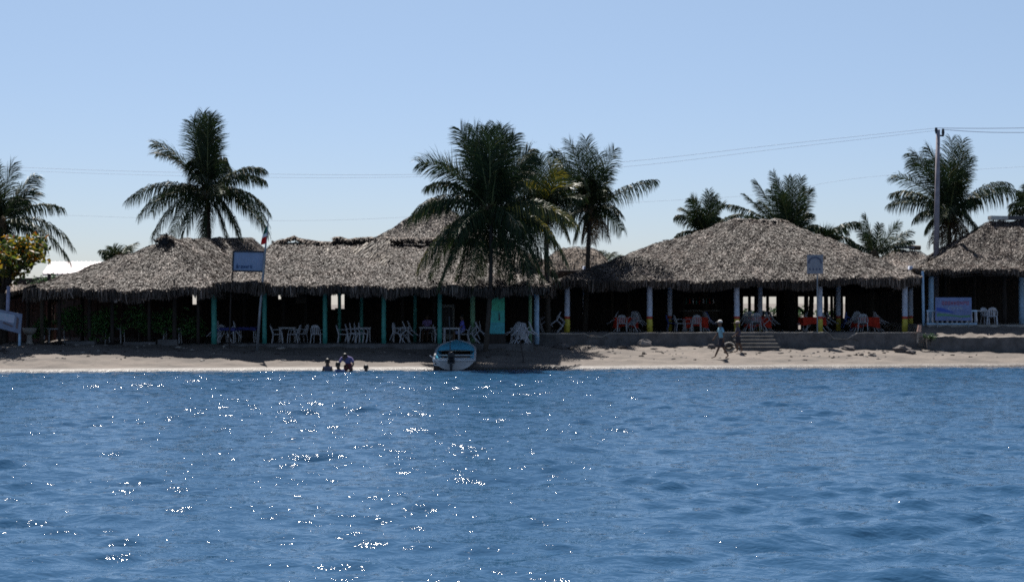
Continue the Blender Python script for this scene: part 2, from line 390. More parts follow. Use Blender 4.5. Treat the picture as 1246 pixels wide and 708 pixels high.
for px, r in ((52, .09), (74, .08), (107, .09), (135, .09), (181, .08), (212, .1), (240, .08)):
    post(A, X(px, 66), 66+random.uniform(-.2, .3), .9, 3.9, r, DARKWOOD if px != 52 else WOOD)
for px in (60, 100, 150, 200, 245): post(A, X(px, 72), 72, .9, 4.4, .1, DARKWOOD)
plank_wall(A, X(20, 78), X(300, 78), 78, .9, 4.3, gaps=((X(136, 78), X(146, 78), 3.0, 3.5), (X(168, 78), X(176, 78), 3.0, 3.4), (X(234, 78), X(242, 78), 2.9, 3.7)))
plank_wall(A, X(30, 75), X(62, 75), 75, .9, 3.6, REDWOOD, name='board_screen')
beam(A, (X(40, 66), 66, 3.45), (X(262, 66), 66, 3.5), .08)
st = MB(); st.tube([W(212, 340, 64.4), W(213, 361, 64.3)], .035, 6); st.build('hanging_stick', DARKWOOD, A)

# --- middle-left long palapa
B = thing('thatched_palapa', 'long grey thatched palapa on sea green posts behind the beached boat', 'palapa', (-6, 66, .93), PG)
b_c = [W(262, 346, 64.0), W(668, 350, 64.0), (2.6, 78.5, 3.9), (-13.2, 78.5, 3.9)]
b_r0, b_r1 = W(338, 295, 71), W(628, 297, 71)
rf, PB = make_roof(B, b_c, [b_r0, b_r1, b_r1, b_r0], sag=.12, dens=430, seed=5, fringe=(.3, .5))
ridge_roll(B, [W(332, 297, 70.8), W(352, 291, 70.9), W(400, 297, 70.9), W(430, 293, 70.9)], .11, RIDGE, n=800)
ridge_roll(B, [W(405, 293, 70.8), W(480, 293, 70.8), W(560, 292, 70.8), W(628, 296, 70.8)], .15, RIDGE, n=1500, seed=6, name='ridge_cap')
# raised patch of newer thatch lapped over the old slope
np_ = MB(); rr = np.random.default_rng(9)
for _ in range(2600):
    px = rr.uniform(392, 475); t = rr.random()**.8; Yp = 69.9-t*1.9; p = W(px, 299+t*26+6*math.sin(px*.05), Yp); p.z += .10
    d = Vector((-.35+rr.normal(0, .18), -.75, -.62+rr.normal(0, .08))).normalized()*rr.uniform(.3, .6); s_ = Vector((rr.uniform(.015, .035), 0, rr.normal(0, .015)))
    np_.add([p-s_, p+s_, p+d+s_*.4, p+d-s_*.4], [(0, 1, 2, 3)])
np_.build('newer_thatch_patch', THATCH_NEW, B)
for px in (260.5, 322, 395.5, 467, 535): post(B, X(px, 66), 66, .9, 3.75, .105 if px > 261 else .13, GREEN)
for px in (297, 345, 372, 413, 440, 490, 505, 528): post(B, X(px, 71), 71, .9, 4.3, .09, GREEN if px in (413, 440, 505) else DARKWOOD)
post(B, X(575, 68), 68, .9, 4.0, .12, LGREEN, label='light green inner post'); post(B, X(645, 68), 68, .9, 4.0, .08, LGREEN, label='light green inner post')
post(B, X(653, 67.6), 67.6, .9, 4.0, .12, BLUEPOST, label='pale blue post')
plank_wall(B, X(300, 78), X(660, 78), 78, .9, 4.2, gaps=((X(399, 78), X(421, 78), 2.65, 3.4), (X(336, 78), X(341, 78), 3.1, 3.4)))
beam(B, (X(262, 66), 66, 3.6), (X(660, 66), 66, 3.6), .09); beam(B, (X(262, 71), 71, 4.2), (X(660, 71), 71, 4.2), .09)
hg = MB(); hg.box((X(366, 69), 69, 3.05), (.5, .04, .35)); hg.box((X(364, 69), 69, 3.6), (.03, .03, .8)); hg.build('hanging_board', WOOD, B)

# --- large palapa behind
C = thing('thatched_palapa', 'tall pointed thatched roof rising behind the long palapa, left of the tallest palm', 'palapa', (X(530, 82), 82, 1.2), PG)
c_c = [(X(385, 79.5), 79.3, 5.2), (X(672, 79.5), 79.3, 5.2), (X(672, 79.5), 92, 5.2), (X(385, 79.5), 92, 5.2)]
cp = W(530, 247, 84.5)
make_roof(C, c_c, [cp-Vector((.2, 0, 0)), cp+Vector((.2, 0, 0)), cp+Vector((.2, .3, 0)), cp+Vector((-.2, .3, 0))], sag=.35, dens=330, seed=8, back=.15)
cb = MB(); cb.ball(cp+Vector((0, 0, -.05)), (.55, .5, .35), 12, 7, lump=.12); cb.build('ridge_cap', RIDGE, C)
for px in (400, 480, 580, 660): post(C, X(px, 80), 80, 1.1, 5.2, .14, DARKWOOD)

# --- small domed roof between the palms
D = thing('thatched_hut', 'small dark domed thatch roof showing between the palms right of centre', 'hut', (X(702, 80), 80, 1.1))
dcp = W(703, 302, 80)
make_roof(D, [W(655, 330, 77.5), W(748, 330, 77.5), W(746, 328, 83), W(657, 328, 83)], [dcp+Vector((-.5, 0, 0)), dcp+Vector((.5, 0, 0)), dcp+Vector((.5, .3, 0)), dcp+Vector((-.5, .3, 0))], sag=-.35, dens=160, thatch=RIDGE, seed=9, back=.15)
for px in (670, 735): post(D, X(px, 79), 79, 1.1, 4.7, .12, DARKWOOD)

# --- right main palapa
E = thing('thatched_palapa', 'wide low-peaked thatched palapa on striped white, red and yellow posts', 'palapa', (11, 69, 1.43), PG)
e_c = [W(676, 343, 70.3), W(1120, 338, 70.3), (21.8, 85, 3.9), (3.0, 85, 3.9)]
e0, e1 = W(893, 269, 77), W(950, 270, 77)
make_roof(E, e_c, [e0, e1, e1, e0], sag=-.12, dens=430, seed=11, fringe=(.3, .5))
ridge_roll(E, [e0+Vector((-.3, 0, -.15)), e0, e1, e1+Vector((.6, 0, -.2))], .13, THATCH, n=700, seed=12)
for px in (690, 790.5, 896.5, 997.5, 1101): post(E, X(px, 71.6), 71.6, 1.42, 4.2, .145, STRIPE, 12)
for px in (712, 815, 925, 1020, 1108): post(E, X(px, 75.8), 75.8, 1.42, 4.9, .13, STRIPE, 12)
for px in (745, 765): post(E, X(px, 78), 78, 1.42, 4.8, .08, WOOD)
for px in (912, 921, 934, 947, 953, 968, 981, 1005, 1012, 1017, 1024, 1031): post(E, X(px, 81), 81, 1.3, 4.3, random.choice([.09, .13, .16]), DARKWOOD)
post(E, X(961, 80), 80, 1.3, 4.4, .3, DARKWOOD)
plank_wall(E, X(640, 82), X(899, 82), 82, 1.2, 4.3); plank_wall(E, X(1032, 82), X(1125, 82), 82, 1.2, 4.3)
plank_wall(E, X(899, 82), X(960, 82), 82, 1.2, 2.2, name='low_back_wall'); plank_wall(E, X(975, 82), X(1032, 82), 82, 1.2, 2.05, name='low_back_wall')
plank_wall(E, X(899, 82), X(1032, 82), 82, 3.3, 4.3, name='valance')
beam(E, (X(680, 71.6), 71.6, 3.95), (X(1112, 71.6), 71.6, 3.95), .09); beam(E, (X(958, 79), 79, 3.35), (X(984, 78), 78, 2.1), .06, name='brace')
beam(E, (X(680, 75.8), 75.8, 4.6), (X(1112, 75.8), 75.8, 4.6), .09)

# --- far right palapa
Fh = thing('thatched_palapa', 'far right thatched palapa with a pale ridge cap and blue posts', 'palapa', (24, 69, 1.8), PG)
f_c = [W(1114, 329, 71), W(1420, 326, 71), (34, 84, 4.5), (21.6, 84, 4.5)]
f0, f1 = W(1206, 268, 77), W(1330, 266, 77)
make_roof(Fh, f_c, [f0, f1, f1, f0], sag=.38, dens=430, seed=14, fringe=(.12, .3))
rc = MB()
for i in range(6):
    x0 = f0.x-.1+i*.95
    rc.box((x0+.47, 77, f0.z+.12), (.93, .55, .2), Matrix.Rotation(.02*(-1)**i, 3, 'Y'), mi=1 if i == 1 else 0)
rc.build('ridge_cap', [mat('pale_ridge_tile', (.5, .46, .42), .8, .2, 4), mat('dark_ridge_tile', (.09, .08, .08), .8)], Fh)
post(Fh, X(1124, 70.9), 70.9, 1.6, 4.5, .07, BLUEPOST, lean=-.06, label='thin pale blue post'); post(Fh, X(1133, 72), 72, 1.7, 4.7, .14, BLUEPOST)
for px, r in ((1222, .12), (1243, .14)): post(Fh, X(px, 74), 74, 1.8, 4.8, r, BLUEPOST if px == 1243 else DARKWOOD)
for px in (1150, 1185): post(Fh, X(px, 77), 77, 1.8, 5, .12, DARKWOOD)
plank_wall(Fh, X(1126, 82), X(1420, 82), 82, 1.6, 4.7)

# --- small hut behind, with ridge sheet
Gh = thing('thatched_hut', 'small thatched hut behind with a grey ridge sheet, left of the utility pole', 'hut', (X(1105, 86), 86, 1.3))
g0, g1 = W(1088, 304, 88), W(1118, 304, 88)
make_roof(Gh, [W(1050, 326, 85), W(1150, 326, 85), W(1148, 326, 91), W(1052, 326, 91)], [g0, g1, g1, g0], sag=.1, dens=160, seed=15, back=.2)
q = MB(); q.box(g0.lerp(g1, .35)+Vector((0, 0, .15)), (1.3, .6, .14)); q.build('ridge_sheet', mat('grey_sheet', (.2, .22, .27), .5, .2, 4), Gh)
q = MB(); q.tube([g0+Vector((.95, 0, .15)), g1+Vector((.1, 0, .12))], .15, 8); q.build('ridge_cap', RIDGE, Gh)
for px in (1062, 1140): post(Gh, X(px, 86), 86, 1.2, 5, .14, DARKWOOD)

# --- white-roofed building behind the left palapa
Wb = thing('white_roofed_house', 'low house with a pale sheet metal roof behind the left palapa', 'house', (X(112, 95), 95, 1.3))
q = MB(); Y0 = 93
a, b, c_, d = W(52, 333, Y0), W(200, 333, Y0), W(196, 318.5, 98), W(62, 318.5, 98)
q.add([a, b, c_, d, *(p-Vector((0, 0, .12)) for p in (a, b, c_, d))], [(0, 1, 2, 3), (7, 6, 5, 4), (0, 4, 5, 1), (1, 5, 6, 2), (2, 6, 7, 3), (3, 7, 4, 0)])
for i in range(26):
    t = i/25; q.tube([a.lerp(b, t)+Vector((0, 0, .03)), d.lerp(c_, t)+Vector((0, 0, .03))], .035, 5)
q.build('roof', mat('pale_roof_sheet', (.6, .54, .54), .6, .12, 1.5), Wb)
q = MB(); q.box((X(125, 96), 96.5, 2.9), (7.4, 6, 3.6)); q.build('wall', mat('grey_plaster', (.16, .16, .16), .9, .2, 2), Wb)
q = MB(); q.box((X(100, 93.5), 93.46, 2.9), (1, .06, 1)); q.build('window', DMETAL, Wb)

# --- small lean-to at the far left
Lt = thing('lean_to_shed', 'dim lean-to with a sagging thatch edge at the left edge behind the tilted sign', 'shed', (-24, 68, .93))
make_roof(Lt, [W(-120, 362, 67), W(44, 352, 66.6), (-20.7, 73, 3.9), (-28, 73, 3.9)], [W(-100, 345, 69.5), W(20, 346, 69.5), W(20, 346, 69.7), W(-100, 345, 69.7)], sag=.05, dens=60, seed=17, thatch=RIDGE, fringe=(.1, .25))
for px in (-20, 34): post(Lt, X(px, 67.5), 67.5, .9, 3.3, .09, DARKWOOD)
plank_wall(Lt, X(-120, 72), X(50, 72), 72, .9, 3.7, REDWOOD)

# ------------------------------------------------------------- walls, terraces, steps
def wall_strip(name, pts, y, th, zb, label, m=CONC, cat='wall', cap=.05):
    """pts: (px, py of the top) at depth y"""
    t = thing(name, label, cat, (X(pts[0][0], y), y, zb)); q = MB(); cq = MB()
    xs = []
    for (p0, t0), (p1, t1) in zip(pts[:-1], pts[1:]):
        n = max(1, int((p1-p0)/6))
        for i in range(n): xs.append((X(p0+(p1-p0)*i/n, y), Z(t0+(t1-t0)*i/n, y)+random.uniform(-.012, .012)))
    xs.append((X(pts[-1][0], y), Z(pts[-1][1], y)))
    for k, (q_, h0, h1) in enumerate(((q, None, -cap), (cq, -cap, 0))):
        vs = []; ov = .03*k
        for x, z in xs:
            lo = zb if h0 is None else z+h0; hi = z+h1
            vs += [(x, y-ov, lo), (x, y-ov, hi), (x, y+th+ov, hi), (x, y+th+ov, lo)]
        n = len(xs); fs = []
        for i in range(n-1):
            for j in range(4): fs.append((i*4+j, i*4+(j+1) % 4, i*4+4+(j+1) % 4, i*4+4+j))
        fs += [(3, 2, 1, 0), tuple((n-1)*4+j for j in range(4))]
        q_.add(vs, fs)
    q.build('wall_face', m, t); cq.build('coping', CONCTOP, t)
    return t
wall_strip('retaining_wall', [(645, 405.5), (712, 405.5), (719, 409), (733, 409), (742, 405), (885, 404), (1008, 404), (1014, 411), (1030, 412), (1043, 404.5), (1117, 404)], 68.5, .3, .5,
           'long low grey concrete retaining wall with a pale coping under the striped posts')
wall_strip('retaining_wall', [(1128, 410), (1150, 409), (1170, 411), (1185, 410.5), (1300, 409)], 68.1, .35, .5, 'low dark retaining wall below the stripe-shadowed sand at the far right', cap=.02)
q = MB(); q.box((10.7, 75.65, .9), (20.0, 13.7, 1.0)); structure(q.build('terrace_floor', CONCTOP))
q = MB(); q.box((29.1, 76.5, 1.2), (16.6, 11.9, 1.2)); q.box((29.1, 70.4, 1.74), (16.6, .3, .12)); structure(q.build('terrace_floor', CONCTOP))
# sand sloping from the far right terrace down to the low wall and sand fill in the wall's dip
gx2 = np.linspace(X(1121, 69), 34, 70); gy2 = np.linspace(68.35, 70.5, 14)
structure(grid_mesh('sand_bank', gx2, gy2, lambda a, b: 1.22+(b-68.35)*.26+.035*np.sin(a*4+b*3)+.03*np.sin(a*9-b*5), SAND))
for pa, pb, low in ((1008, 1044, 1.17), (714, 740, 1.30)):
    gx3 = np.linspace(X(pa, 68.6), X(pb, 68.6), 30); gy3 = np.array([68.46, 68.5, 68.58, 68.7, 68.82, 69.0, 69.3, 69.7, 70.1])
    structure(grid_mesh('sand_bank', gx3, gy3, lambda a, b: np.interp(b, [68.46, 68.58, 68.82, 69.3, 70.1], [low-.03, low+.02, 1.44, 1.46, 1.39])-.35*np.clip(np.abs(a-(gx3[0]+gx3[-1])/2)/((gx3[-1]-gx3[0])/2)-.75, 0, 1)*(b < 68.8)+.02*np.sin(a*11+b*5), SAND))
q = MB(); q.box((-6.2, 66.7, .74), (14.4, 2.6, .46)); structure(q.build('floor_slab', CONC))

stp = thing('concrete_steps', 'concrete steps with pale treads descending from the terrace behind the walkers', 'steps', (X(918, 68), 67.9, .8))
for i in range(4):
    q = MB(); z = 1.43-.165*(i+1); yy = 68.5-.34*(i+.5)
    q.box((X(917+i*1.0, 68), yy, (z-.025+.5)/2), (1.95, .34, z-.025-.5), mi=0); q.box((X(917+i*1.0, 68), yy-.02, z), (2.0, .36, .04), mi=1)
    q.build('step', [CONC, STEPTOP], stp)
for i, (p0, p1, yt, lab) in enumerate(((80, 116, 415, 'left'), (150, 190, 416, 'middle'), (192, 216, 413, 'right'))):
    q = MB(); q.box((X((p0+p1)/2, 65.4), 65.5, (Z(yt, 65.4)+.75)/2), (X(p1, 65.4)-X(p0, 65.4), .35, Z(yt, 65.4)-.75), taper=.97)
    tag(q.build('concrete_block', CONC, loc=(X((p0+p1)/2, 65.4), 65.5, .8)), ['thin low concrete kerb under the left shrubs, leftmost of three', 'long low grey concrete block below the shrubs, middle of three', 'short taller grey concrete block below the shrubs, rightmost of three'][i], 'kerb', 'low concrete blocks under the left palapa')

# ------------------------------------------------------------- palms
def bez(a, b, c, t): return a*((1-t)**2)+b*(2*t*(1-t))+c*(t*t)
def frond(parent, base, ctl, tip, nl=64, ll=.85, mt=PALM, droop=.8, seed=0, wind=0.0):
    rg = random.Random(seed); m = MB(); nt_ = 14
    if (tip-base).normalized().z > .6: tip = base.lerp(tip, .92); ctl = base.lerp(ctl, .92)
    L = (tip-base).length*1.1
    pts = [bez(base, ctl, tip, i/nt_) for i in range(nt_+1)]
    m.tube(pts, [.045*(1-.85*i/nt_) for i in range(nt_+1)], 5, mi=1, cap=False)
    upv = Vector((0, 0, 1)); roll = rg.uniform(-.5, .5); steep = max(0, (tip-base).normalized().z); rang = rg.uniform(-.75, .75)
    for i in range(nl):
        t = .10+.90*(i+rg.random()*.8)/nl
        p = bez(base, ctl, tip, t); T = (bez(base, ctl, tip, min(t+.02, 1.02))-bez(base, ctl, tip, t-.02)).normalized()
        s = T.cross(upv)
        if s.length < .35: s = s+Vector((math.cos(roll*3), math.sin(roll*3), 0))*.5
        if steep > .75:
            s = T.cross(Vector((math.sin(rang), math.cos(rang), 0))).normalized()
        else:
            s.normalize(); s.rotate(Matrix.Rotation(rang, 3, T))
        nrm = s.cross(T).normalized()
        if nrm.z < 0 and steep < .5: nrm = -nrm
        a = 1.4*ll*(math.sin(math.pi*(.16+.74*t))**.7)*rg.uniform(.8, 1.12)
        for sg in (-1, 1):
            d1 = (s*sg*(.95-.35*t)+T*(.28+.5*t+.75*max(0, T.z)**2)+nrm*(.18+roll*.3*sg)+Vector((rg.gauss(0, .09)+wind, rg.gauss(0, .09), rg.gauss(0, .09)))).normalized()
            d2 = (d1+Vector((0, 0, -droop*rg.uniform(.7, 1.3)))).normalized()
            d3 = (d2+Vector((0, 0, -droop*rg.uniform(.6, 1.3)))).normalized()
            w = (T*.8+nrm*rg.uniform(-.5, .5)).normalized()*.021
            p1 = p+d1*a*.28; p2 = p1+d2*a*.36; p3 = p2+d3*a*.36
            m.add([p-w*.7, p+w*.7, p1+w, p1-w, p2+w*.75, p2-w*.75, p3], [(0, 1, 2, 3), (3, 2, 4, 5), (5, 4, 6)], 0)
    return m.build('frond', [mt, STALK], parent)
def palm(label, crown, Y, tips, base, trunk_r=.13, ll=.85, extra=6, exlen=3.2, group='coconut palms around the palapas', coco=True, depth=1.3, droop=1.4, nl=70, trunk_bend=0):
    """tips: (px, py, arch[, dy[, material[, ctl dx, ctl dy]]]) - arch is the height of the curve above its chord, in parts of its length"""
    Cc = W(crown[0], crown[1], Y); k = Y/F
    bz = float(G(X(base[0], Y), Y)); B0 = Vector((X(base[0], Y), Y+base[1], bz-.15))
    t = thing('coconut_palm', label, 'palm tree', B0, group)
    n = 16; pts = []
    for i in range(n+1):
        s = i/n; p = B0.lerp(Cc, s); p.x += trunk_bend*math.sin(math.pi*s); pts.append(p)
    m = MB(); m.tube([p for q_ in range(n) for p in (pts[q_], pts[q_].lerp(pts[q_+1], .5))]+[pts[-1]], [trunk_r*(1.25-.45*i/(2*n))*(1.06 if i % 2 else .95) for i in range(2*n+1)], 10)
    m.build('trunk', TRUNK, t, smooth=True)
    # fibrous crown heart
    h = MB(); h.ball(Cc+Vector((0, 0, -.1)), (.3, .3, .5), 9, 7, lump=.15)
    for i in range(60):
        a = random.uniform(0, 6.28); d = Vector((math.cos(a), math.sin(a), random.uniform(-1.2, .8))).normalized()*random.uniform(.4, .8); s_ = Vector((.04, .02, .02))
        h.add([Cc-s_, Cc+s_, Cc+d+s_*.4, Cc+d-s_*.4], [(0, 1, 2, 3)])
    h.build('crown_heart', PALM_D, t)
    if coco:
        for i in range(5):
            a = i*1.3+.4; q = MB(); q.ball(Cc+Vector((math.cos(a)*.3, math.sin(a)*.3, -.38)), (.12, .12, .15), 8, 6); q.build('coconut', COCO, t, smooth=True)
    sd = int(crown[0])*100
    for i, tp in enumerate(tips):
        tx, ty, arch = tp[:3]; dy = tp[3] if len(tp) > 3 and tp[3] is not None else random.uniform(-depth, depth); mt = tp[4] if len(tp) > 4 and tp[4] else PALM
        tip = Vector((X(tx, Y), Y+dy, Z(ty, Y)))
        L = (tip-Cc).length; mid = Cc.lerp(tip, .55)
        side = Vector((0, 0, 1)) if abs(tip.x-Cc.x) > .35*abs(tip.z-Cc.z) or tip.z < Cc.z else Vector((-.4 if tip.x > Cc.x else .4, 0, .3))
        ctl = mid+side*(arch*L)
        if tip.z < Cc.z: ctl.x = Cc.x+(tip.x-Cc.x)*.62
        if len(tp) > 5: ctl = Vector((X(tp[5], Y), Y+dy*.5, Z(tp[6], Y)))
        frond(t, Cc, ctl, tip, nl=nl, ll=ll, mt=mt, droop=droop if tip.z < Cc.z+.5*L else droop*.28, seed=sd+i)
    rg = random.Random(sd)
    for i in range(extra):      # fronds towards and away from the viewer
        a = rg.choice([1, -1])*(math.pi/2+rg.uniform(-.65, .65)); el = rg.uniform(-.5, 1.15)
        tip = Cc+Vector((math.cos(a)*math.cos(el), math.sin(a)*math.cos(el), math.sin(el)*.8-.1))*exlen*rg.uniform(.8, 1.05)
        ctl = Cc.lerp(tip, .5)+Vector((0, 0, exlen*.27)); frond(t, Cc, ctl, tip, nl=nl, ll=ll, droop=droop, seed=sd+50+i)
    return t
Yl = PALM_Y; Dl = PALM_D
palm('palm cropped by the left edge, arching fronds above the orange-leaved tree', (0, 272), 68,
     [(20, 196, .1), (34, 206, .12), (36, 228, .2), (66, 252, .3), (88, 318, .33, -.5), (82, 300, .4, .8), (4, 190, .05), (-14, 194, .1), (-40, 215, .2), (-62, 260, .3), (-55, 300, .3), (-25, 320, .25), (52, 300, .35), (20, 318, .3)], (-4, 1), extra=6, exlen=3.0, trunk_r=.17)
palm('tall palm with a brushy upright top behind the left palapa peak', (252, 233), 79,
     [(233, 137, .03, .3), (241, 134, .0, .8), (249, 132, .0, -.4), (256, 134, .0, .2), (263, 139, .03, -.5), (246, 140, 0, 1.2), (258, 140, .0, -1), (237, 146, .02, -1), (186, 172, .22, -.6), (186, 186, .26, .9),
      (322, 208, .26, -.5), (318, 218, .3, 1), (328, 258, .32, -.5), (324, 284, .34, .6), (318, 270, .36, 1.6), (160, 246, .26, -.8), (168, 262, .3, .4), (176, 256, .34, 1.6), (188, 290, .3, -.4), (203, 288, .28, 1), (225, 294, .25, -.8), (243, 296, .2, 1.2), (255, 298, .2, -1), (272, 292, .22, .8), (294, 292, .28, -.3), (282, 280, .3, 1.4)],
     (252, 1.5), extra=7, exlen=3.6, ll=.95, nl=104, trunk_r=.14, depth=1.2)
palm('biggest palm, standing in front of the long palapa beside the boat', (597, 258), 64.3,
     [(511, 200, .30, -.6), (532, 196, .22, .7), (520, 226, .35, .5), (497, 272, .42, -.6), (506, 260, .3, 1), (510, 330, .32, -.4, Yl), (522, 338, .3, .7), (536, 350, .28, -.9), (556, 344, .24, .6), (558, 152, .1, -.5), (566, 156, .05, .7), (576, 150, .04, -.9), (588, 148, .0, .2), (596, 156, .0, -1), (604, 145, .0, .5), (612, 150, .0, -.4), (620, 156, .03, .8),
      (628, 160, .05, -.8), (650, 172, .15, .9), (653, 186, .2, -.2), (572, 172, .1, 1.4), (645, 205, .25, 1), (700, 276, .30, -.8, Yl), (688, 262, .32, 0), (680, 300, .34, .7, Yl), (676, 342, .36, -.7), (664, 352, .34, .3), (648, 346, .3, -1.1), (640, 330, .28, 1), (622, 340, .25, -.5), (606, 335, .2, 1.2), (582, 335, .2, 1.1), (690, 320, .38, .4), (655, 318, .35, -.9), (625, 352, .3, .2), (545, 325, .32, .3), (528, 312, .34, -1), (568, 352, .25, -.3)],
     (590, .4), extra=10, exlen=3.3, ll=.9, nl=110, trunk_r=.10, trunk_bend=.12, depth=1.2)
palm('bushy yellow-green palm wedged between the biggest palm and its right neighbour', (664, 256), 70,
     [(628, 198, .12), (640, 192, .08, 1), (655, 190, .05, -1), (672, 192, .05, .5, Yl), (688, 200, .12), (702, 222, .25, .5, Yl), (708, 244, .3, -1), (700, 272, .32, 1, Yl), (690, 290, .3, -1, Yl), (668, 300, .28, .6), (646, 296, .28, -.7), (626, 280, .3, 1), (618, 248, .3), (624, 222, .25, -1, Yl), (678, 210, .1, -1.2, Yl), (650, 205, .05, 1.5, Yl)],
     (668, 1), extra=9, exlen=2.5, ll=.75, depth=1.2)
palm('palm with one long frond reaching right over the gap between roofs', (718, 256), 74,
     [(668, 180, .14, -.5), (678, 176, .1, .9), (690, 168, .04, -.9), (700, 172, .02, .5), (712, 163, .0, -.3), (720, 172, 0, .9), (728, 186, .03, -1), (750, 176, .05, .1), (797, 221, .12, -.3), (758, 280, .3, .5), (752, 262, .3, -.9), (742, 232, .25, .8), (736, 206, .15, -.5), (684, 200, .1, 1.3), (676, 230, .2, -.8), (686, 268, .28, .8), (700, 292, .26, -.8), (722, 296, .22, .9, Dl), (738, 290, .26, -.5, Dl), (710, 290, .2, 0, Dl), (728, 288, .2, 1, Dl)],
     (712, 1), extra=8, exlen=3.0, ll=.8, depth=1)
palm('small palm tuft showing above the roof slope left of its peak', (858, 285), 80,
     [(836, 240, .12), (848, 236, .05), (861, 230, 0), (868, 236, .02), (878, 240, .06), (886, 246, .15), (822, 264, .25), (828, 252, .2), (822, 288, .25), (900, 262, .2), (892, 275, .25), (840, 258, .1), (875, 262, .1)],
     (860, 1), extra=3, exlen=2.0, ll=.62, trunk_r=.16, coco=False)
palm('dense palm with stiff upright fronds behind the wide roof peak', (964, 292), 80,
     [(938, 204, .02, -.3), (917, 214, .0, .3), (900, 234, -.0, -.5), (884, 249, .18, .4), (948, 212, .02, .9), (956, 212, .0, -.6), (966, 210, .0, .4), (972, 212, .0, -.9), (980, 222, .03, .7), (986, 226, .05, -.3), (924, 240, .1, 1), (988, 256, .18, .5), (932, 228, .05, -.9), (960, 228, 0, 1.4), (944, 236, 0, -1.4), (990, 276, .2, -.6), (912, 262, .1, .9)],
     (964, 1), extra=4, exlen=2.8, ll=.62, nl=90, coco=False)
palm('half-hidden palm whose bent fronds arch low over the right slope of the wide roof', (990, 300), 79,
     [(1042, 272, .22, -.4), (1047, 302, .45, .3), (1034, 280, .3, .8), (1010, 285, .3, -.6), (1000, 300, .3, .4), (1020, 300, .35, 1)],
     (990, 1), extra=3, exlen=1.8, ll=.7, coco=False)
palm('young palm with four spiky fronds between the wide roof and the utility pole', (1064, 312), 78,
     [(1050, 258, .02, -.3), (1046, 270, .04, .5), (1073, 270, .0, .4), (1094, 268, .02, -.4), (1111, 281, .08, .3), (1108, 294, .15, -.5), (1036, 296, .2, .4), (1060, 280, 0, .8)],
     (1064, 1), extra=1, exlen=1.5, ll=.5, nl=60, coco=False, trunk_r=.14)
palm('palm rising behind the utility pole with a low skirt of dead leaves', (1156, 262), 80,
     [(1104, 190, .26, -.4), (1110, 178, .24, .7), (1122, 176, .2, -.8), (1085, 216, .26, -.4), (1084, 250, .3, .4), (1092, 234, .3, 1.1), (1159, 162, .0, .2), (1168, 166, .0, -.6), (1174, 172, .02, .6), (1180, 188, .04, -.3), (1181, 205, .1, .9), (1240, 236, .26, -.3), (1234, 224, .24, .8), (1112, 266, .3, -.5), (1132, 276, .3, .5), (1134, 190, .15, .3), (1145, 196, .06, -1), (1180, 245, .25, -1), (1150, 180, .04, 1),
      (1176, 296, .12, -.6, Dl), (1138, 296, .12, .4, Dl), (1168, 300, .1, .5, Dl), (1148, 300, .1, -.5, Dl)],
     (1158, 1), extra=7, exlen=3.3, ll=.9, nl=84, depth=1.2)
palm('palm tip just entering at the right edge above the pale ridge cap', (1270, 264), 80,
     [(1233, 250, .25, .3), (1240, 240, .2, -.6), (1248, 230, .15, .6), (1258, 220, .05), (1268, 205, 0), (1284, 215, .1), (1300, 240, .2), (1236, 258, .3, .8), (1300, 270, .3)],
     (1266, 1), extra=4, exlen=2.6, ll=.75, coco=False)
palm('tiny palm tuft peeping over the left slope of the left palapa', (146, 314), 90,
     [(126, 306, .1), (134, 302, .1), (141, 300, .05), (150, 298, .02), (157, 296, .05), (130, 312, .2), (165, 306, .2)],
     (146, 1), extra=2, exlen=1.2, ll=.6, nl=40, coco=False, trunk_r=.13)
palm('pale low palm frond tuft in the gap right of the domed roof', (734, 326), 88,
     [(722, 308, .1), (734, 304, .02), (745, 307, .1), (756, 312, .2), (764, 318, .25)],
     (734, 1), extra=2, exlen=1.2, ll=.6, nl=40, coco=False, trunk_r=.12)

# ------------------------------------------------------------- broad-leaved tree and shrubs
LEAF_ALM = island_mat('turning_almond_leaf', [(0, (.015, .03, .008)), (.3, (.04, .065, .012)), (.6, (.11, .14, .02)), (.85, (.27, .17, .012)), (1, (.34, .10, .01))], .45, .45, spec=.5)
LEAF_SH = island_mat('shrub_leaf', [(0, (.02, .06, .018)), (.6, (.045, .13, .03)), (1, (.10, .22, .05))], .45, .25, spec=.5)
LEAF_DK = island_mat('dark_shrub_leaf', [(0, (.012, .035, .012)), (.6, (.03, .08, .022)), (1, (.06, .14, .03))], .45, .25, spec=.5)
def leaf(m, p, d, L, w, rg, mi=0):
    s = d.cross(Vector((rg.gauss(0, 1), rg.gauss(0, 1), rg.gauss(0, 1)))).normalized()*w*.5; n = s.cross(d).normalized()*L*.12
    m.add([p, p+d*L*.45+s+n, p+d*L, p+d*L*.45-s+n], [(0, 1, 2, 3)], mi)
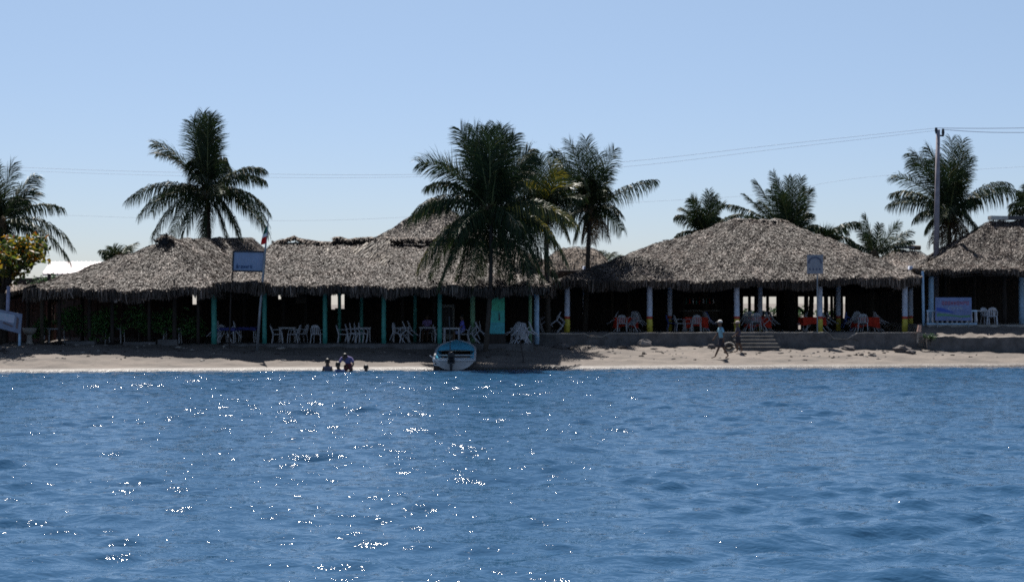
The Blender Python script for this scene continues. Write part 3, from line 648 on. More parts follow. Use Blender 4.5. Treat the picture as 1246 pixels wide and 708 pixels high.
def leafy(label, cat, name, base, centre, rad, n, L, w, mt, trunk_r, seed, nl=14, group=None, whorl=6):
    rg = random.Random(seed); t = thing(name, label, cat, base, group); base = Vector(base); centre = Vector(centre)
    tm = MB(); bm_ = MB(); top = base.lerp(centre, .65)
    tm.tube([base-Vector((0, 0, .1)), base.lerp(top, .5)+Vector((.05, 0, 0)), top], [trunk_r*1.2, trunk_r, trunk_r*.7], 8)
    cr = MB(); cl = []
    for i in range(nl):
        a = rg.uniform(0, 6.28); e = rg.uniform(-.6, 1); q = Vector((math.cos(a)*math.cos(e)*rad[0], math.sin(a)*math.cos(e)*rad[1], math.sin(e)*rad[2]))*rg.uniform(.5, 1)
        end = centre+q; tm.tube([top, top.lerp(end, .5)+Vector((0, 0, .1)), end], [trunk_r*.4, trunk_r*.25, .01], 5); cl.append(end)
    for i in range(n//whorl):
        c0 = rg.choice(cl); p = c0+Vector((rg.gauss(0, 1)*rad[0], rg.gauss(0, 1)*rad[1], rg.gauss(0, 1)*rad[2]))*.24
        for k in range(whorl):
            d = Vector((rg.gauss(0, 1), rg.gauss(0, 1), rg.gauss(.25, .6))).normalized(); leaf(cr, p, d, L*rg.uniform(.7, 1.2), w*rg.uniform(.8, 1.2), rg)
    tm.build('trunk', TRUNK, t, smooth=True); cr.build('crown', mt, t); return t
leafy('broad-leaved tree with orange and yellow-green leaves at the left edge', 'tree', 'almond_tree', (X(-4, 65), 65, .9), W(6, 322, 65), (1.85, 1.6, 1.1), 3600, .27, .15, LEAF_ALM, .2, 3, nl=22)
leafy('dark thin-leaved bush below the pale roof, left of the left palapa', 'bush', 'dark_bush', (X(62, 74), 74, .93), W(66, 348, 74), (1.6, 1.2, .55), 1800, .16, .05, LEAF_DK, .1, 5, nl=16)
sg = 'leafy shrubs under the left palapa'
for px, top, wd, lab in ((48, 388, .5, 'small shrub beside the pale pot stand'), (84, 372, 1.0, 'round dark shrub behind the pale table, leftmost tall shrub under the palapa'), (118, 380, .8, 'low shrub between the two leftmost inner posts'), (135, 374, .8, 'dark shrub before the middle white table'), (168, 376, .8, 'dark shrub over the long concrete block'), (200, 378, .9, 'bright-leaved shrub behind the short concrete block'), (232, 384, .8, 'dark shrub nearest the first green post')):
    Yp = 66.8; c0 = Vector((X(px, Yp), Yp, (Z(top, Yp)+1.0)/2+.1)); h = (Z(top, Yp)-1.0)/2
    leafy(lab, 'shrub', 'leafy_shrub', (c0.x, Yp, .93), c0, (wd*.7, .6, h), 900, .16, .07, LEAF_SH, .04, px, nl=12, group=sg)

for i, (px, Yq, lab) in enumerate(((905, 108, 'far scrub bush seen through the open back of the wide palapa, leftmost'), (941, 118, 'small far scrub bush seen through the wide palapa, middle'), (972, 104, 'far scrub bush behind the slanting brace'), (1003, 112, 'far scrub bush seen right of the fourth striped post'))):
    zq = float(G(X(px, Yq), Yq)); leafy(lab, 'bush', 'scrub_bush', (X(px, Yq), Yq, zq), (X(px, Yq), Yq, zq+.6), (.9, .8, .45), 420, .2, .09, LEAF_DK, .05, px, nl=9, group='scrub behind the palapas')
# ------------------------------------------------------------- furniture
def make_chair(name='plastic_chair', m=WHITEP):
    t = thing(name, 'x', 'chair', (0, 0, 0))
    q = MB(); n = 6       # dished seat
    vs = []
    for i in range(n+1):
        for j in range(n+1):
            x = -.23+.46*i/n; y = -.23+.45*j/n; z = .43-.025*math.cos((i/n-.5)*math.pi)-.012*math.cos((j/n-.5)*math.pi)-(.02 if j == 0 else 0); vs.append((x, y, z))
    m2 = len(vs); vs += [(x, y, z-.025) for x, y, z in vs]
    fs = [(a, a+n+1, a+n+2, a+1) for i in range(n) for j in range(n) for a in [i*(n+1)+j]]; fs += [tuple(m2+k for k in reversed(f)) for f in fs]
    q.add(vs, fs); q.tube([(-.23, -.23, .41), (.23, -.23, .41), (.23, .22, .42), (-.23, .22, .42), (-.23, -.23, .41)], .018, 5); q.build('seat', m, t, world=False)
    q = MB(); pts = []
    for i in range(13):
        a = math.pi*i/12; z = .44+.42*math.sin(a)**.6 if 0 < i < 12 else .44; x = -.235*math.cos(a)*(1 if abs(math.cos(a)) < .9 else 1)
        pts.append((x, .22+.14*(z-.44)/.42, z))
    q.tube(pts, .02, 6)
    for x in (-.13, -.045, .045, .13): q.box((x, .285, .63), (.045, .016, .4), Matrix.Rotation(-.32, 3, 'X'))
    q.box((0, .345, .79), (.34, .018, .09), Matrix.Rotation(-.32, 3, 'X')); q.build('backrest', m, t, world=False)
    for sx in (-1, 1):
        for sy in (-1, 1):
            q = MB(); q.tube([(sx*.22, sy*.21, .42), (sx*.25, sy*.24+(.03 if sy > 0 else 0), 0)], [.03, .02], 6, flat=.7); q.build('leg', m, t, world=False)
        q = MB(); q.tube([(sx*.235, .27, .62), (sx*.275, .1, .64), (sx*.275, -.14, .635), (sx*.24, -.21, .42)], .02, 6, flat=.8); q.build('armrest', m, t, world=False)
    return t
def make_table(w=.85, h=.73, m=WHITEP, name='plastic_table'):
    t = thing(name, 'x', 'table', (0, 0, 0))
    q = MB(); q.box((0, 0, h-.015), (w, w, .03)); q.box((0, 0, h-.05), (w*.9, w*.9, .04)); q.build('tabletop', m, t, world=False)
    for sx in (-1, 1):
        for sy in (-1, 1):
            q = MB(); q.tube([(sx*w*.4, sy*w*.4, h-.05), (sx*w*.44, sy*w*.44, 0)], [.035, .025], 7); q.build('leg', m, t, world=False)
    return t
def cloth_mesh(name, w, drop, m, h=.73):
    q = MB(); n = 24; per = []
    for i in range(4*n):
        k, s = divmod(i, n); s = s/n-.5; e = w/2+.012
        per.append([(s*w, -e), (e, s*w), (-s*w, e), (-e, -s*w)][k])
    vs = [(0, 0, h+.008)]+[(x, y, h+.008) for x, y in per]
    for lev in (.5, 1):
        for i, (x, y) in enumerate(per):
            f = 1+.05*lev*math.sin(i*1.05)+.03*lev; vs.append((x*f, y*f, h-drop*lev*(1+.12*math.cos(i*math.pi/12))))
    N = 4*n; fs = [(0, 1+i, 1+(i+1) % N) for i in range(N)]
    for l in range(2): fs += [(1+l*N+i, 1+(l+1)*N+i, 1+(l+1)*N+(i+1) % N, 1+l*N+(i+1) % N) for i in range(N)]
    q.add(vs, fs); o = q.build(name, m, world=False); return o
chair0 = make_chair(); chair_blue = make_chair(m=BLUEP); table0 = make_table(); used = set()
TG = 1.42; BG = .972
def put(proto, x, y, z, rz, label, group=None, tip=0, roll=0, scale=1):
    o = copy_tree(proto) if proto.name in used else proto
    used.add(proto.name)
    M = Matrix.Translation((x, y, z)) @ Matrix.Rotation(rz, 4, 'Z')
    if tip: M = M @ Matrix.Translation((0, -.24, 0)) @ Matrix.Rotation(tip, 4, 'X') @ Matrix.Translation((0, .24, 0))
    o.location, q_, _ = M.decompose(); o.rotation_mode = 'XYZ'; o.rotation_euler = q_.to_euler()
    o['label'] = label
    if group: o['group'] = group
    return o
chair_blue_used = False
CG = 'white plastic chairs under the palapas'; TGp = 'tables under the palapas'
def ch(px, Y, z, rz, label, tip=0, proto=None): return put(proto or chair0, X(px, Y), Y, z, R(rz), label, CG, R(tip))
# red-draped clusters on the right terrace
ORD = {761: 'leftmost', 846: 'second', 922: 'middle', 988: 'fourth', 1053: 'rightmost'}
def cluster(px, Y, where, chairs, w=1.15, drop=.5, cloth=REDC, z=TG):
    put(table0, X(px, Y), Y, z, R(4), 'white plastic table under the red cloth '+where if cloth is REDC else 'white plastic table '+where, TGp)
    if cloth:
        o = cloth_mesh('tablecloth', w, drop, cloth); o.location = (X(px, Y), Y, z); tag(o, 'red cloth draped over the table '+where, 'tablecloth', 'red cloths over terrace tables')
    for dpx, dY, rz, tip, what in chairs: ch(px+dpx, Y+dY, z, rz, what.replace('the red table', 'the '+ORD[px]+' red table'), tip)
# a chair faces its local -y; rz 90 faces right, -90 faces left, 180 faces away
cluster(761, 74, 'between the first and second striped posts', [
    (-4, -1.1, 172, 0, 'upright chair with its back to the sea, before the red table'), (19, -.3, -78, 38, 'chair tipped against the right side of the red table'), (24, .35, -95, 42, 'second chair tipped against the red table from the right'),
    (-20, -.1, 85, 48, 'chair tipped against the left side of the red table'), (14, -.9, -50, 35, 'chair tipped against the right front corner of the red table')])
cluster(846, 74.4, 'between the second and third striped posts', [
    (1, -1.3, 178, 0, 'upright chair facing away, before the red table'), (-18, -1.0, 95, 0, 'upright chair turned side-on at the left of the red table'), (-9, -.6, -90, 0, 'chair drawn close at the left front of the red table'),
    (22, -.2, -85, 48, 'chair leaning steeply on the right side of the red table'), (17, .5, -80, 40, 'chair tipped behind the right side of the red table')])
cluster(922, 74.2, 'between the third and fourth striped posts', [
    (-2, -1.1, 180, 12, 'chair leaning forward on the front of the red table'), (-13, -.9, 140, 35, 'chair tipped on the left front corner of the red table'), (16, -.5, -82, 38, 'chair tipped against the right side of the red table'), (23, .1, -88, 44, 'outer chair tipped against the right side of the red table'),
    (-24, .1, 88, 44, 'chair tipped against the left side of the red table')])
cluster(988, 74.4, 'just left of the fourth striped post', [(-15, .2, 85, 45, 'chair tipped against the left of the red table'), (20, -.3, -80, 45, 'chair tipped right of the red table'), (29, .4, -92, 50, 'outer chair tipped right of the red table')], w=1.2, drop=.38)
cluster(1053, 74.1, 'between the fourth and fifth striped posts', [
    (-3, -1.1, 168, 6, 'upright chair with its back to the sea, before the red table'), (-22, -.1, 92, 48, 'chair tipped against the left side of the red table'), (-12, -.8, 130, 30, 'chair leaning on the left front corner of the red table'),
    (20, -.2, -84, 46, 'chair tipped against the right side of the red table'), (27, .3, -90, 60, 'chair tipped nearly flat right of the red table')])
ch(672, 71, TG, 95, 'white chair tipped over the wall edge left of the first striped post', 45); ch(667, 71.4, TG, -80, 'white chair leaning behind the tipped one left of the first striped post', 30)
# long palapa
def tb(px, Y, label, z=BG): put(table0, X(px, Y), Y, z, R(random.uniform(-8, 8)), label, TGp)
tb(276, 67.3, 'white table right of the first green post, with a blue cloth'); tb(301, 68.6, 'table in the gloom left of the flagpole foot')
for px, Y, lab in ((276, 67.3, 'blue cloth on the table right of the first green post'), (301, 68.6, 'blue cloth on the dim table left of the flagpole'),):
    o = cloth_mesh('tablecloth', .88, .14, BLUEC); o.location = (X(px, Y), Y, BG); tag(o, lab, 'tablecloth', 'blue cloths under the long palapa')
tb(350, 68.8, 'table between the second and third green posts'); tb(441, 68.6, 'table behind the stacked chairs right of the third green post'); tb(488, 68.8, 'table behind the tipped chairs right of the fourth green post')
tb(550, 67.4, 'white table behind the boat, right of the fifth green post'); tb(632, 66.9, 'table buried under leaning chairs right of the turquoise kiosk'); tb(520, 70, 'dim table with violet things left of the fifth green post')
ch(270, 67.9, BG, 20, 'white chair behind the blue-clothed table by the first green post'); ch(289, 67.4, BG, -85, 'dark-looking chair tipped right of the blue-clothed table', 32)
ch(257, 66.9, BG, 85, 'chair tipped at the foot of the first green post', 40)
ch(338, 67.2, BG, 95, 'white chair side-on, right of the second green post'); ch(357, 67.3, BG, -95, 'white chair facing left across the table right of the second green post')
ch(366, 68.2, BG, -60, 'dim chair behind, between the second and third green posts'); ch(386, 66.9, BG, 170, 'white chair tight against the left of the third green post')
ch(418, 67.2, BG, 92, 'white chair side-on, right of the third green post'); 
for i in range(4): ch(427+i*4.2, 67.3+i*.05, BG, 92, ['first', 'second', 'third', 'last'][i]+' from the left of the nested chairs right of the third green post', 6+3*i)
ch(482, 67.2, BG, 80, 'chair leaning close to the right of the fourth green post', 14); ch(499, 67.2, BG, -85, 'bright chair tipped towards the left, midway between fourth and fifth green posts', 42); ch(505, 67.9, BG, -80, 'chair tipped behind the bright tipped chair', 42)
ch(536, 68, BG, 90, 'chair behind the fifth green post'); ch(578, 67.3, BG, -90, 'chair tipped right of the person in blue', 18); ch(586, 67.8, BG, -90, 'dim chair tipped left of the turquoise kiosk', 28)
ch(590, 66.8, BG, -92, 'chair leaning beside the palm trunk', 48)
for i, (px, dy, rz, tip) in enumerate(((613, -.2, 92, 62), (621, -1.0, 125, 50), (630, -1.35, 160, 58), (639, -1.2, 200, 62), (649, -.5, -85, 55), (652, -.1, -95, 40))):
    ch(px, 66.9+dy, BG, rz, ['leftmost chair of the pile right of the turquoise kiosk', 'second chair of the leaning pile right of the turquoise kiosk', 'middle front chair of the leaning pile, legs up', 'striped-looking chair right of the middle of the pile', 'right front chair of the leaning pile', 'outermost right chair of the leaning pile'][i], tip)
# left palapa tables catching light
for px, Y, lab in ((66, 67.6, 'pale table at the left end under the left palapa'), (140, 67.8, 'white table in the middle under the left palapa'), (210, 67.6, 'small bright table at the right end under the left palapa')):
    tb(px, Y, lab, z=.95)
# far right: chair and table by balustrade
put(table0, X(1192, 71.6), 71.6, 1.8, 0, 'white table between the painted banner and the white chair at far right', TGp)
ch(1207, 71.2, 1.8, 165, 'white chair at the far right end beside the banner')
ch(1202, 72, 1.8, 20, 'white chair behind the far right white chair')
# blue chairs
BLG = 'blue plastic chairs on the terrace'
for px, Y, rz, tip, lab in ((818, 75.3, 90, 0, 'blue chair behind the side-on chair near the second striped post'), (868, 75, -85, 45, 'blue chair tipped high right of the second red table'), (1030, 75, 90, 20, 'blue chair left of the last red table')):
    put(chair_blue, X(px, Y), Y, TG, R(rz), lab, BLG, R(tip))

ct = thing('serving_counter', 'dim serving counter with shelves at the back between second and third striped posts', 'counter', (X(852, 79), 79, TG))
q = MB(); q.box((X(852, 79), 79, TG+.52), (1.9, .6, 1.04)); q.build('cabinet', WOOD, ct)
q = MB(); q.box((X(852, 79), 78.95, TG+1.07), (2.1, .75, .05)); q.build('worktop', CONCTOP, ct)
for zz in (1.45, 1.8): q = MB(); q.box((X(852, 79), 79.3, TG+zz), (1.9, .3, .04)); q.build('shelf', WOOD, ct)
for sx in (-.9, .9): q = MB(); q.box((X(852, 79)+sx, 79.3, TG+1.45), (.06, .3, .76)); q.build('upright', WOOD, ct)
for i in range(9):
    q = MB(); bx_ = X(852, 79)-.75+i*.19; q.tube([(bx_, 79.25, TG+1.474), (bx_, 79.25, TG+1.65), (bx_, 79.25, TG+1.68), (bx_, 79.25, TG+1.76)], [.04, .04, .015, .015], 7)
    tag(q.build('bottle', [GREEN, REDC, WHT][i % 3], loc=(bx_, 79.25, TG+1.474)), 'small bottle standing on the back shelf of the serving counter', 'bottle', 'bottles on the counter shelf')
dc = thing('drinks_cooler', 'tall pale upright drinks cooler in the gloom right of the fifth green post', 'cooler', (X(544, 76), 76, .97))
q = MB(); q.box((X(544, 76), 76, 1.9), (.8, .7, 1.86)); q.build('cabinet', mat('cooler_body', (.3, .31, .3), .5, .1, 4), dc)
q = MB(); q.box((X(544, 76), 75.63, 1.95), (.62, .03, 1.45)); q.build('door', DMETAL, dc)
# pot stand left, pale
ps = thing('stone_planter', 'pale round stone planter on a narrow foot, left of the left palapa', 'planter', (X(36, 65.6), 65.6, .93))
q = MB(); q.tube([(X(36, 65.6), 65.6, .95), (X(36, 65.6), 65.6, 1.05), (X(36, 65.6), 65.6, 1.3), (X(36, 65.6), 65.6, 1.4)], [.2, .14, .1, .14], 12); q.build('foot', CONCTOP, ps, smooth=True)
q = MB(); q.tube([(X(36, 65.6), 65.6, 1.4), (X(36, 65.6), 65.6, 1.5), (X(36, 65.6), 65.6, 1.72)], [.15, .27, .34], 14); q.build('bowl', CONCTOP, ps, smooth=True)

# green / turquoise kiosk kiosk
kx0, kx1, ky = X(596, 65.9), X(614, 65.9), 65.9
kp = thing('kiosk', 'tall green to turquoise painted kiosk with a dark slot, right of the palm trunk', 'kiosk', (X(605, 65.9), 65.9, 1.42))
q = MB(); zb, zl, zr = Z(406, ky), Z(366, ky), Z(357, ky)
q.add([(kx0, ky, zb), (kx1, ky, zb), (kx1, ky, zr), (kx0, ky, zl), (kx0, ky+.12, zb), (kx1, ky+.12, zb), (kx1, ky+.12, zr), (kx0, ky+.12, zl)], [(0, 1, 2, 3), (7, 6, 5, 4), (0, 4, 5, 1), (1, 5, 6, 2), (2, 6, 7, 3), (3, 7, 4, 0)])
q.build('board', PANEL, kp)
q = MB(); q.box((X(607.5, ky), ky-.004, Z(385, ky)), (.08, .02, .36), taper=.6); q.build('slot', DMETAL, kp)
q = MB(); q.box(((kx0+kx1)/2, ky+.1, (zb+.93)/2-.01), (.8, .35, zb-.95)); q.build('plinth', DARKWOOD, kp)

# balustrade + banner far right
bl = thing('white_balustrade', 'low white balustrade behind the painted banner at the far right', 'balustrade', (X(1160, 70.4), 70.4, 1.8))
q = MB(); q.box((X(1158, 70.4), 70.4, 2.5), (2.5, .1, .09)); q.build('rail', BLUEPOST, bl)
q = MB(); q.box((X(1158, 70.4), 70.4, 1.85), (2.5, .12, .09)); q.build('rail', BLUEPOST, bl)
for i in range(11):
    x = X(1129+i*5.9, 70.4); q = MB(); q.tube([(x, 70.4, 1.88), (x, 70.4, 2.05), (x, 70.4, 2.25), (x, 70.4, 2.46)], [.05, .065, .035, .045], 7); q.build('baluster', WHITEP, bl, smooth=True)
Yb = 70.1
bn = thing('painted_banner', 'blue painted banner with reddish lettering, a wave and a green band at the far right', 'banner', W(1160, 392, Yb))
q = MB(); x0, x1, z0, z1 = X(1138, Yb), X(1182, Yb), Z(390, Yb), Z(362, Yb)
q.box(((x0+x1)/2, Yb, (z0+z1)/2), (x1-x0, .04, z1-z0))
q.build('board', mat('banner_blue', (.12, .17, .34), .6, .2, 3), bn)
q = MB(); nn = 24
def ribbon(q, ya, yb, dy, fn0, fn1, a0=0, a1=1):
    vs = []; 
    for i in range(nn+1):
        t = a0+(a1-a0)*i/nn; x = x0+(x1-x0)*t; vs += [(x, Yb-dy, z0+(z1-z0)*fn0(t)), (x, Yb-dy, z0+(z1-z0)*fn1(t))]
    q.add(vs, [(2*i, 2*i+2, 2*i+3, 2*i+1) for i in range(nn)])
ribbon(q, 0, 0, .026, lambda t: .17+.03*math.sin(6*t), lambda t: .27+.05*math.sin(5*t+1), .04, .97); q.build('green_band', mat('banner_green', (.08, .2, .14), .6, .2, 3), bn)
q = MB(); ribbon(q, 0, 0, .028, lambda t: .42-.25*t+.2*t*t, lambda t: .56-.3*t+.04*math.sin(9*t), .03, .5); q.build('wave', mat('banner_deep_blue', (.03, .07, .33), .6), bn)
q = MB(); rg_ = random.Random(11)
def glyphs(q, xa, xb, zc, h, n, Yq, th):
    for i in range(n):
        x = xa+(xb-xa)*(i+.5)/n; w = (xb-xa)/n*.62; k = rg_.randint(0, 3)
        q.box((x-w*.4, Yq, zc), (th, .01, h)); 
        if k != 1: q.box((x, Yq, zc+h*.45), (w, .01, th))
        if k != 2: q.box((x+w*.4, Yq, zc+(h*.2 if k == 0 else 0)), (th, .01, h*(.6 if k == 0 else 1)))
        if k in (1, 3): q.box((x, Yq, zc-(0 if k == 1 else h*.45)), (w, .01, th))
glyphs(q, x0+.3, x1-.12, z0+(z1-z0)*.76, .17, 9, Yb-.028, .035); q.build('lettering', mat('banner_red_letters', (.24, .09, .16), .6), bn)
q = MB(); glyphs(q, x0+.62, x1-.45, z0+(z1-z0)*.55, .13, 5, Yb-.028, .03); glyphs(q, x0+.55, x1-.5, z0+(z1-z0)*.08, .07, 9, Yb-.028, .02); q.build('lettering', mat('banner_white_letters', (.25, .32, .45), .6), bn)
for px in (1141, 1179):
    q = MB(); q.tube([(X(px, Yb), Yb+.06, 1.55), (X(px, Yb), Yb+.06, z1-.05)], .03, 6); q.build('leg', METAL, bn)

# ------------------------------------------------------------- sign board, flagpole, small signs
sb = thing('sign_board', 'plain blue rectangular sign with a dark frame beside the flagpole', 'sign', W(300, 425, 64.6))
Ys = 64.6
def panel(q, pts, y, th):
    vs = [(X(a, y), y, Z(b, y)) for a, b in pts]+[(X(a, y), y+th, Z(b, y)) for a, b in pts]
    n = len(pts); q.add(vs, [tuple(range(n)), tuple(range(2*n-1, n-1, -1))]+[(i, n+i, n+(i+1) % n, (i+1) % n) for i in range(n)])
q = MB(); panel(q, [(283.5, 329), (320, 330), (321.5, 307), (284.5, 306.5)], Ys, .03); q.build('board', mat('sign_blue', (.20, .26, .39), .55, .08, 3), sb)
q = MB()
for a, b in (((283, 329.5), (320.5, 330.5)), ((320.5, 330.5), (322, 306.5)), ((322, 306.5), (284, 305.8)), ((284, 305.8), (283, 329.5))): q.tube([W(*a, Ys-.01), W(*b, Ys-.01)], .04, 6)
q.build('frame', DMETAL, sb)
q = MB(); glyphs(q, X(287, Ys), X(307, Ys), Z(324.8, Ys), .11, 7, Ys-.012, .03)
q.box((X(288.7, Ys), Ys-.012, Z(323.4, Ys)), (.04, .01, .2)); q.build('lettering', mat('sign_dark_letters', (.05, .10, .22), .6), sb)
q = MB(); q.tube([W(283.3, 330, Ys+.02), W(281, 352, Ys+.02), W(279, 421, Ys+.02)], .035, 6); q.build('support_post', DARKWOOD, sb)
fp = thing('flagpole', 'thin leaning grey flagpole with a drooping green, white and red flag', 'flagpole', W(313, 428, 64.4))
q = MB(); q.tube([W(312.7, 429, 64.4), W(316.5, 375, 64.4), W(321.5, 320, 64.4), W(324.5, 285, 64.4), W(327, 263, 64.4)], [.065, .06, .055, .03, .018], 8); q.build('pole', METAL, fp, smooth=True)
q = MB(); fl = []; nn2 = 15
for i in range(nn2+1):
    t = i/nn2; cx = 325.5-1.8*t; cy = 274+22*t
    for j in range(6):
        s = j/5; wd = (3.0+4.8*t**.7)
        p = W(cx-wd*s+.9, cy+2.5*s, 64.4); p.y += .06*math.sin(s*9+t*4); fl.append(p)
for i in range(nn2):
    for j in range(5):
        q.add([fl[i*6+j], fl[i*6+j+1], fl[i*6+6+j+1], fl[i*6+6+j]], [(0, 1, 2, 3)], 0 if i < 6 else (1 if i < 9 else 2))
q.build('flag', [GRN, WHT, RED], fp)
ts = thing('tilted_sign', 'pale blue picture sign tilted down to the right at the left edge', 'sign', W(23, 430, 64))
Yt = 64
q = MB(); panel(q, [(-14, 396), (25, 406), (27, 382), (-12, 374)], Yt, .05); q.build('board', mat('sign_pale_blue', (.17, .21, .31), .6, .2, 4), ts)
q = MB(); panel(q, [(-10, 387), (17, 393.5), (18, 383.5), (-9, 378)], Yt-.012, .01); q.build('picture', mat('sign_picture', (.25, .38, .48), .6, .3, 3, col2=(.45, .42, .55)), ts)
q = MB(); panel(q, [(19, 399), (20.5, 385), (23, 388), (21.5, 400)], Yt-.012, .01); panel(q, [(3, 393), (15, 398), (16, 396.5), (4, 391.5)], Yt-.013, .01); q.build('figure', mat('sign_brown', (.12, .09, .10), .7), ts)
q = MB(); q.tube([W(23.5, 432, Yt+.09), W(24.5, 384, Yt+.09)], .06, 7); q.build('leg', BLUEPOST, ts)
q = MB(); q.tube([W(-10, 432, Yt+.09), W(-9, 378, Yt+.09)], .06, 7); q.build('leg', BLUEPOST, ts)
q = MB(); q.tube([W(9, 384, Yt+.12), W(10.5, 348, Yt+.12)], .085, 8); q.build('upright', mat('dull_violet_paint', (.22, .23, .34), .6, .2, 4), ts)
es = thing('arch_sign', 'small square grey-white sign with a dark arch above the fourth striped post', 'sign', W(994.5, 404.5, 69.8))
Ye = 69.8
q = MB(); panel(q, [(982, 333), (1001.5, 333), (1001.5, 310), (982, 310)], Ye, .04); q.build('board', mat('sign_grey_white', (.22, .23, .27), .6, .12, 4), es)
q = MB(); vs = []
for i in range(13):
    a = math.pi*i/12; 
    for rr_ in (6.3, 8.4): vs.append((X(991.6-rr_*math.cos(a)*1.05, Ye), Ye-.006, Z(320.5-rr_*math.sin(a), Ye)))
q.add(vs, [(2*i, 2*i+1, 2*i+3, 2*i+2) for i in range(12)]); 
for k in range(4): q.box((X(985.5+k*4, Ye), Ye-.006, Z(327.5, Ye)), (.07, .006, .10))
q.build('arch_emblem', mat('sign_slate', (.08, .09, .14), .6), es)
q = MB(); q.tube([W(994.5, 405, Ye+.09), W(994.5, 334, Ye+.09)], .035, 6); q.box(W(992, 332, Ye+.07), (.5, .06, .05)); q.build('leg', METAL, es)

# utility pole and wires
Yu = 80
up = thing('utility_pole', 'tall slender concrete utility pole in front of the right-hand palm', 'utility pole', (X(1139.5, Yu-2.6), Yu-2.6, 1.2))
Yu -= 2.6
q = MB(); q.tube([W(1138, 400, Yu), W(1140, 260, Yu), W(1141.5, 158, Yu)], [.17, .145, .11], 10); q.build('pole', mat('pole_concrete', (.25, .22, .24), .85, .2, 4), up, smooth=True)
for k, (a, b) in enumerate((((1139.5, 163), (1139, 155.5)), ((1147.5, 166), (1147.5, 157)))):
    q = MB(); q.tube([W(*a, Yu), W((a[0]+b[0])/2, (a[1]+b[1])/2, Yu), W(*b, Yu)], [.05, .09, .06], 8); q.build('insulator', DMETAL, up)
q = MB(); q.tube([W(1141, 165, Yu), W(1148, 165.5, Yu)], .05, 6); q.build('bracket', DMETAL, up)
WIRE = mat('aged_cable', (.42, .46, .55), .8)
def wire(pts, r, label, grp):
    q = MB(); fine = []
    for i in range(len(pts)-1):
        p0 = pts[max(i-1, 0)]; p1 = pts[i]; p2 = pts[i+1]; p3 = pts[min(i+2, len(pts)-1)]
        for k in range(8):
            t = k/8; fine.append(.5*((2*p1)+(p2-p0)*t+(2*p0-5*p1+4*p2-p3)*t*t+(3*p1-p0-3*p2+p3)*t**3))
    fine.append(pts[-1]); q.tube(fine, r, 5); o = q.build('overhead_wire', WIRE, loc=pts[0]); tag(o, label, 'wire', grp)
WGp = 'overhead electricity wires'
wire([W(1139, 156, Yu), W(950, 176, 80), W(760, 197, 82), W(560, 211, 86), W(330, 212, 90), W(30, 204, 96), W(-300, 186, 104)], .009, 'upper long wire sagging left from the utility pole top', WGp)
wire([W(1147.5, 158, Yu), W(950, 181, 80), W(760, 203, 82), W(560, 214, 86.3), W(330, 216, 90.3), W(30, 208, 96.3), W(-300, 190, 104.3)], .008, 'lower of the pair of wires sagging left from the utility pole', WGp)
wire([W(1139, 156, Yu), W(1240, 156, 77), W(1500, 150, 74)], .017, 'upper short wire running right from the utility pole to the frame edge', WGp)
wire([W(1147.5, 158, Yu), W(1240, 161.5, 77), W(1500, 156, 74)], .017, 'lower short wire running right from the utility pole to the frame edge', WGp)
wire([W(1500, 190, 120), W(1085, 213, 120), W(930, 236, 120), W(780, 246, 122), W(400, 268, 126), W(80, 262, 130), W(-300, 245, 134)], .009, 'faint distant wire low over the roofs', WGp)

# ------------------------------------------------------------- boat
bt = thing('open_skiff', 'open white skiff with a bright blue interior, stern to the water', 'boat', (X(552.5, 60), 60.0, 0))
def hull_pt(s, a, inset=0, lift=0):
    """s 0..1 stern to bow, a -1..1 across (gunwale to gunwale)"""
    w = .88*(1-max(0, (s-.45)/.55)**3.2)**.8-inset if s < 1 else .0; w = max(w, .015)
    keel = .0+.10*s+.62*max(0, s-.75)**1.3*1.6+lift; gun = .40+.30*s+.22*s*s
    x = w*math.copysign(abs(a)**.75, a) if abs(a) < 1 else w*a
    return Vector((x*(1-.10*(1-abs(a))), 6.2*s, keel+(gun-keel)*abs(a)**2.6))
def loft(q, inset, lift, mi):
    ns, na = 22, 16; vs = [hull_pt(i/ns, -1+2*j/na, inset, lift) for i in range(ns+1) for j in range(na+1)]
    q.add(vs, [(i*(na+1)+j, i*(na+1)+j+1, (i+1)*(na+1)+j+1, (i+1)*(na+1)+j) for i in range(ns) for j in range(na)], mi)
BM = Matrix.Translation(bt.location) @ Matrix.Rotation(R(1.8), 4, 'X') @ Matrix.Rotation(R(1.0), 4, 'Z')
def bbuild(q, name, m, parent=None, smooth=False):
    q.v = [np.array([BM @ Vector(p) for p in v]) for v in q.v]; return q.build(name, m, parent or bt, smooth=smooth)
BW = mat('boat_white_gelcoat', (.42, .43, .45), .35, .15, 3, spec=.5); BBL = mat('boat_blue_paint', (.09, .44, .64), .4, .2, 3, spec=.5)
q = MB(); loft(q, 0, 0, 0)
ring = [hull_pt(0, -1+2*j/16) for j in range(17)]; q.add(ring, [tuple(range(17))]); hl = bbuild(q, 'hull', BW, smooth=False)
q = MB(); loft(q, .05, .05, 0); ring = [hull_pt(0.012, -1+2*j/16, .05, .05) for j in range(17)]; q.add(ring, [tuple(reversed(range(17)))]); bbuild(q, 'interior', BBL)
q = MB(); q.tube([hull_pt(i/22, -1) for i in range(23)]+[hull_pt(1-i/22, 1) for i in range(23)], .05, 7); q.tube([hull_pt(0, -1), hull_pt(0, 1)], .05, 7); bbuild(q, 'gunwale', BW, smooth=True)
for s, zz in ((.16, .42), (.38, .48), (.6, .6)):
    q = MB(); a = hull_pt(s, 1, .06); q.box((0, 6.2*s, zz), (2*a.x, .26, .04)); bbuild(q, 'thwart', BW)
q = MB()  # foredeck
dk = []
for i in range(8):
    s = .52+.48*i/7
    for a in (-1, -.5, 0, .5, 1):
        p = hull_pt(s, 1, .03); dk.append((p.x*a, p.y, p.z+.0+.05*(1-a*a)))
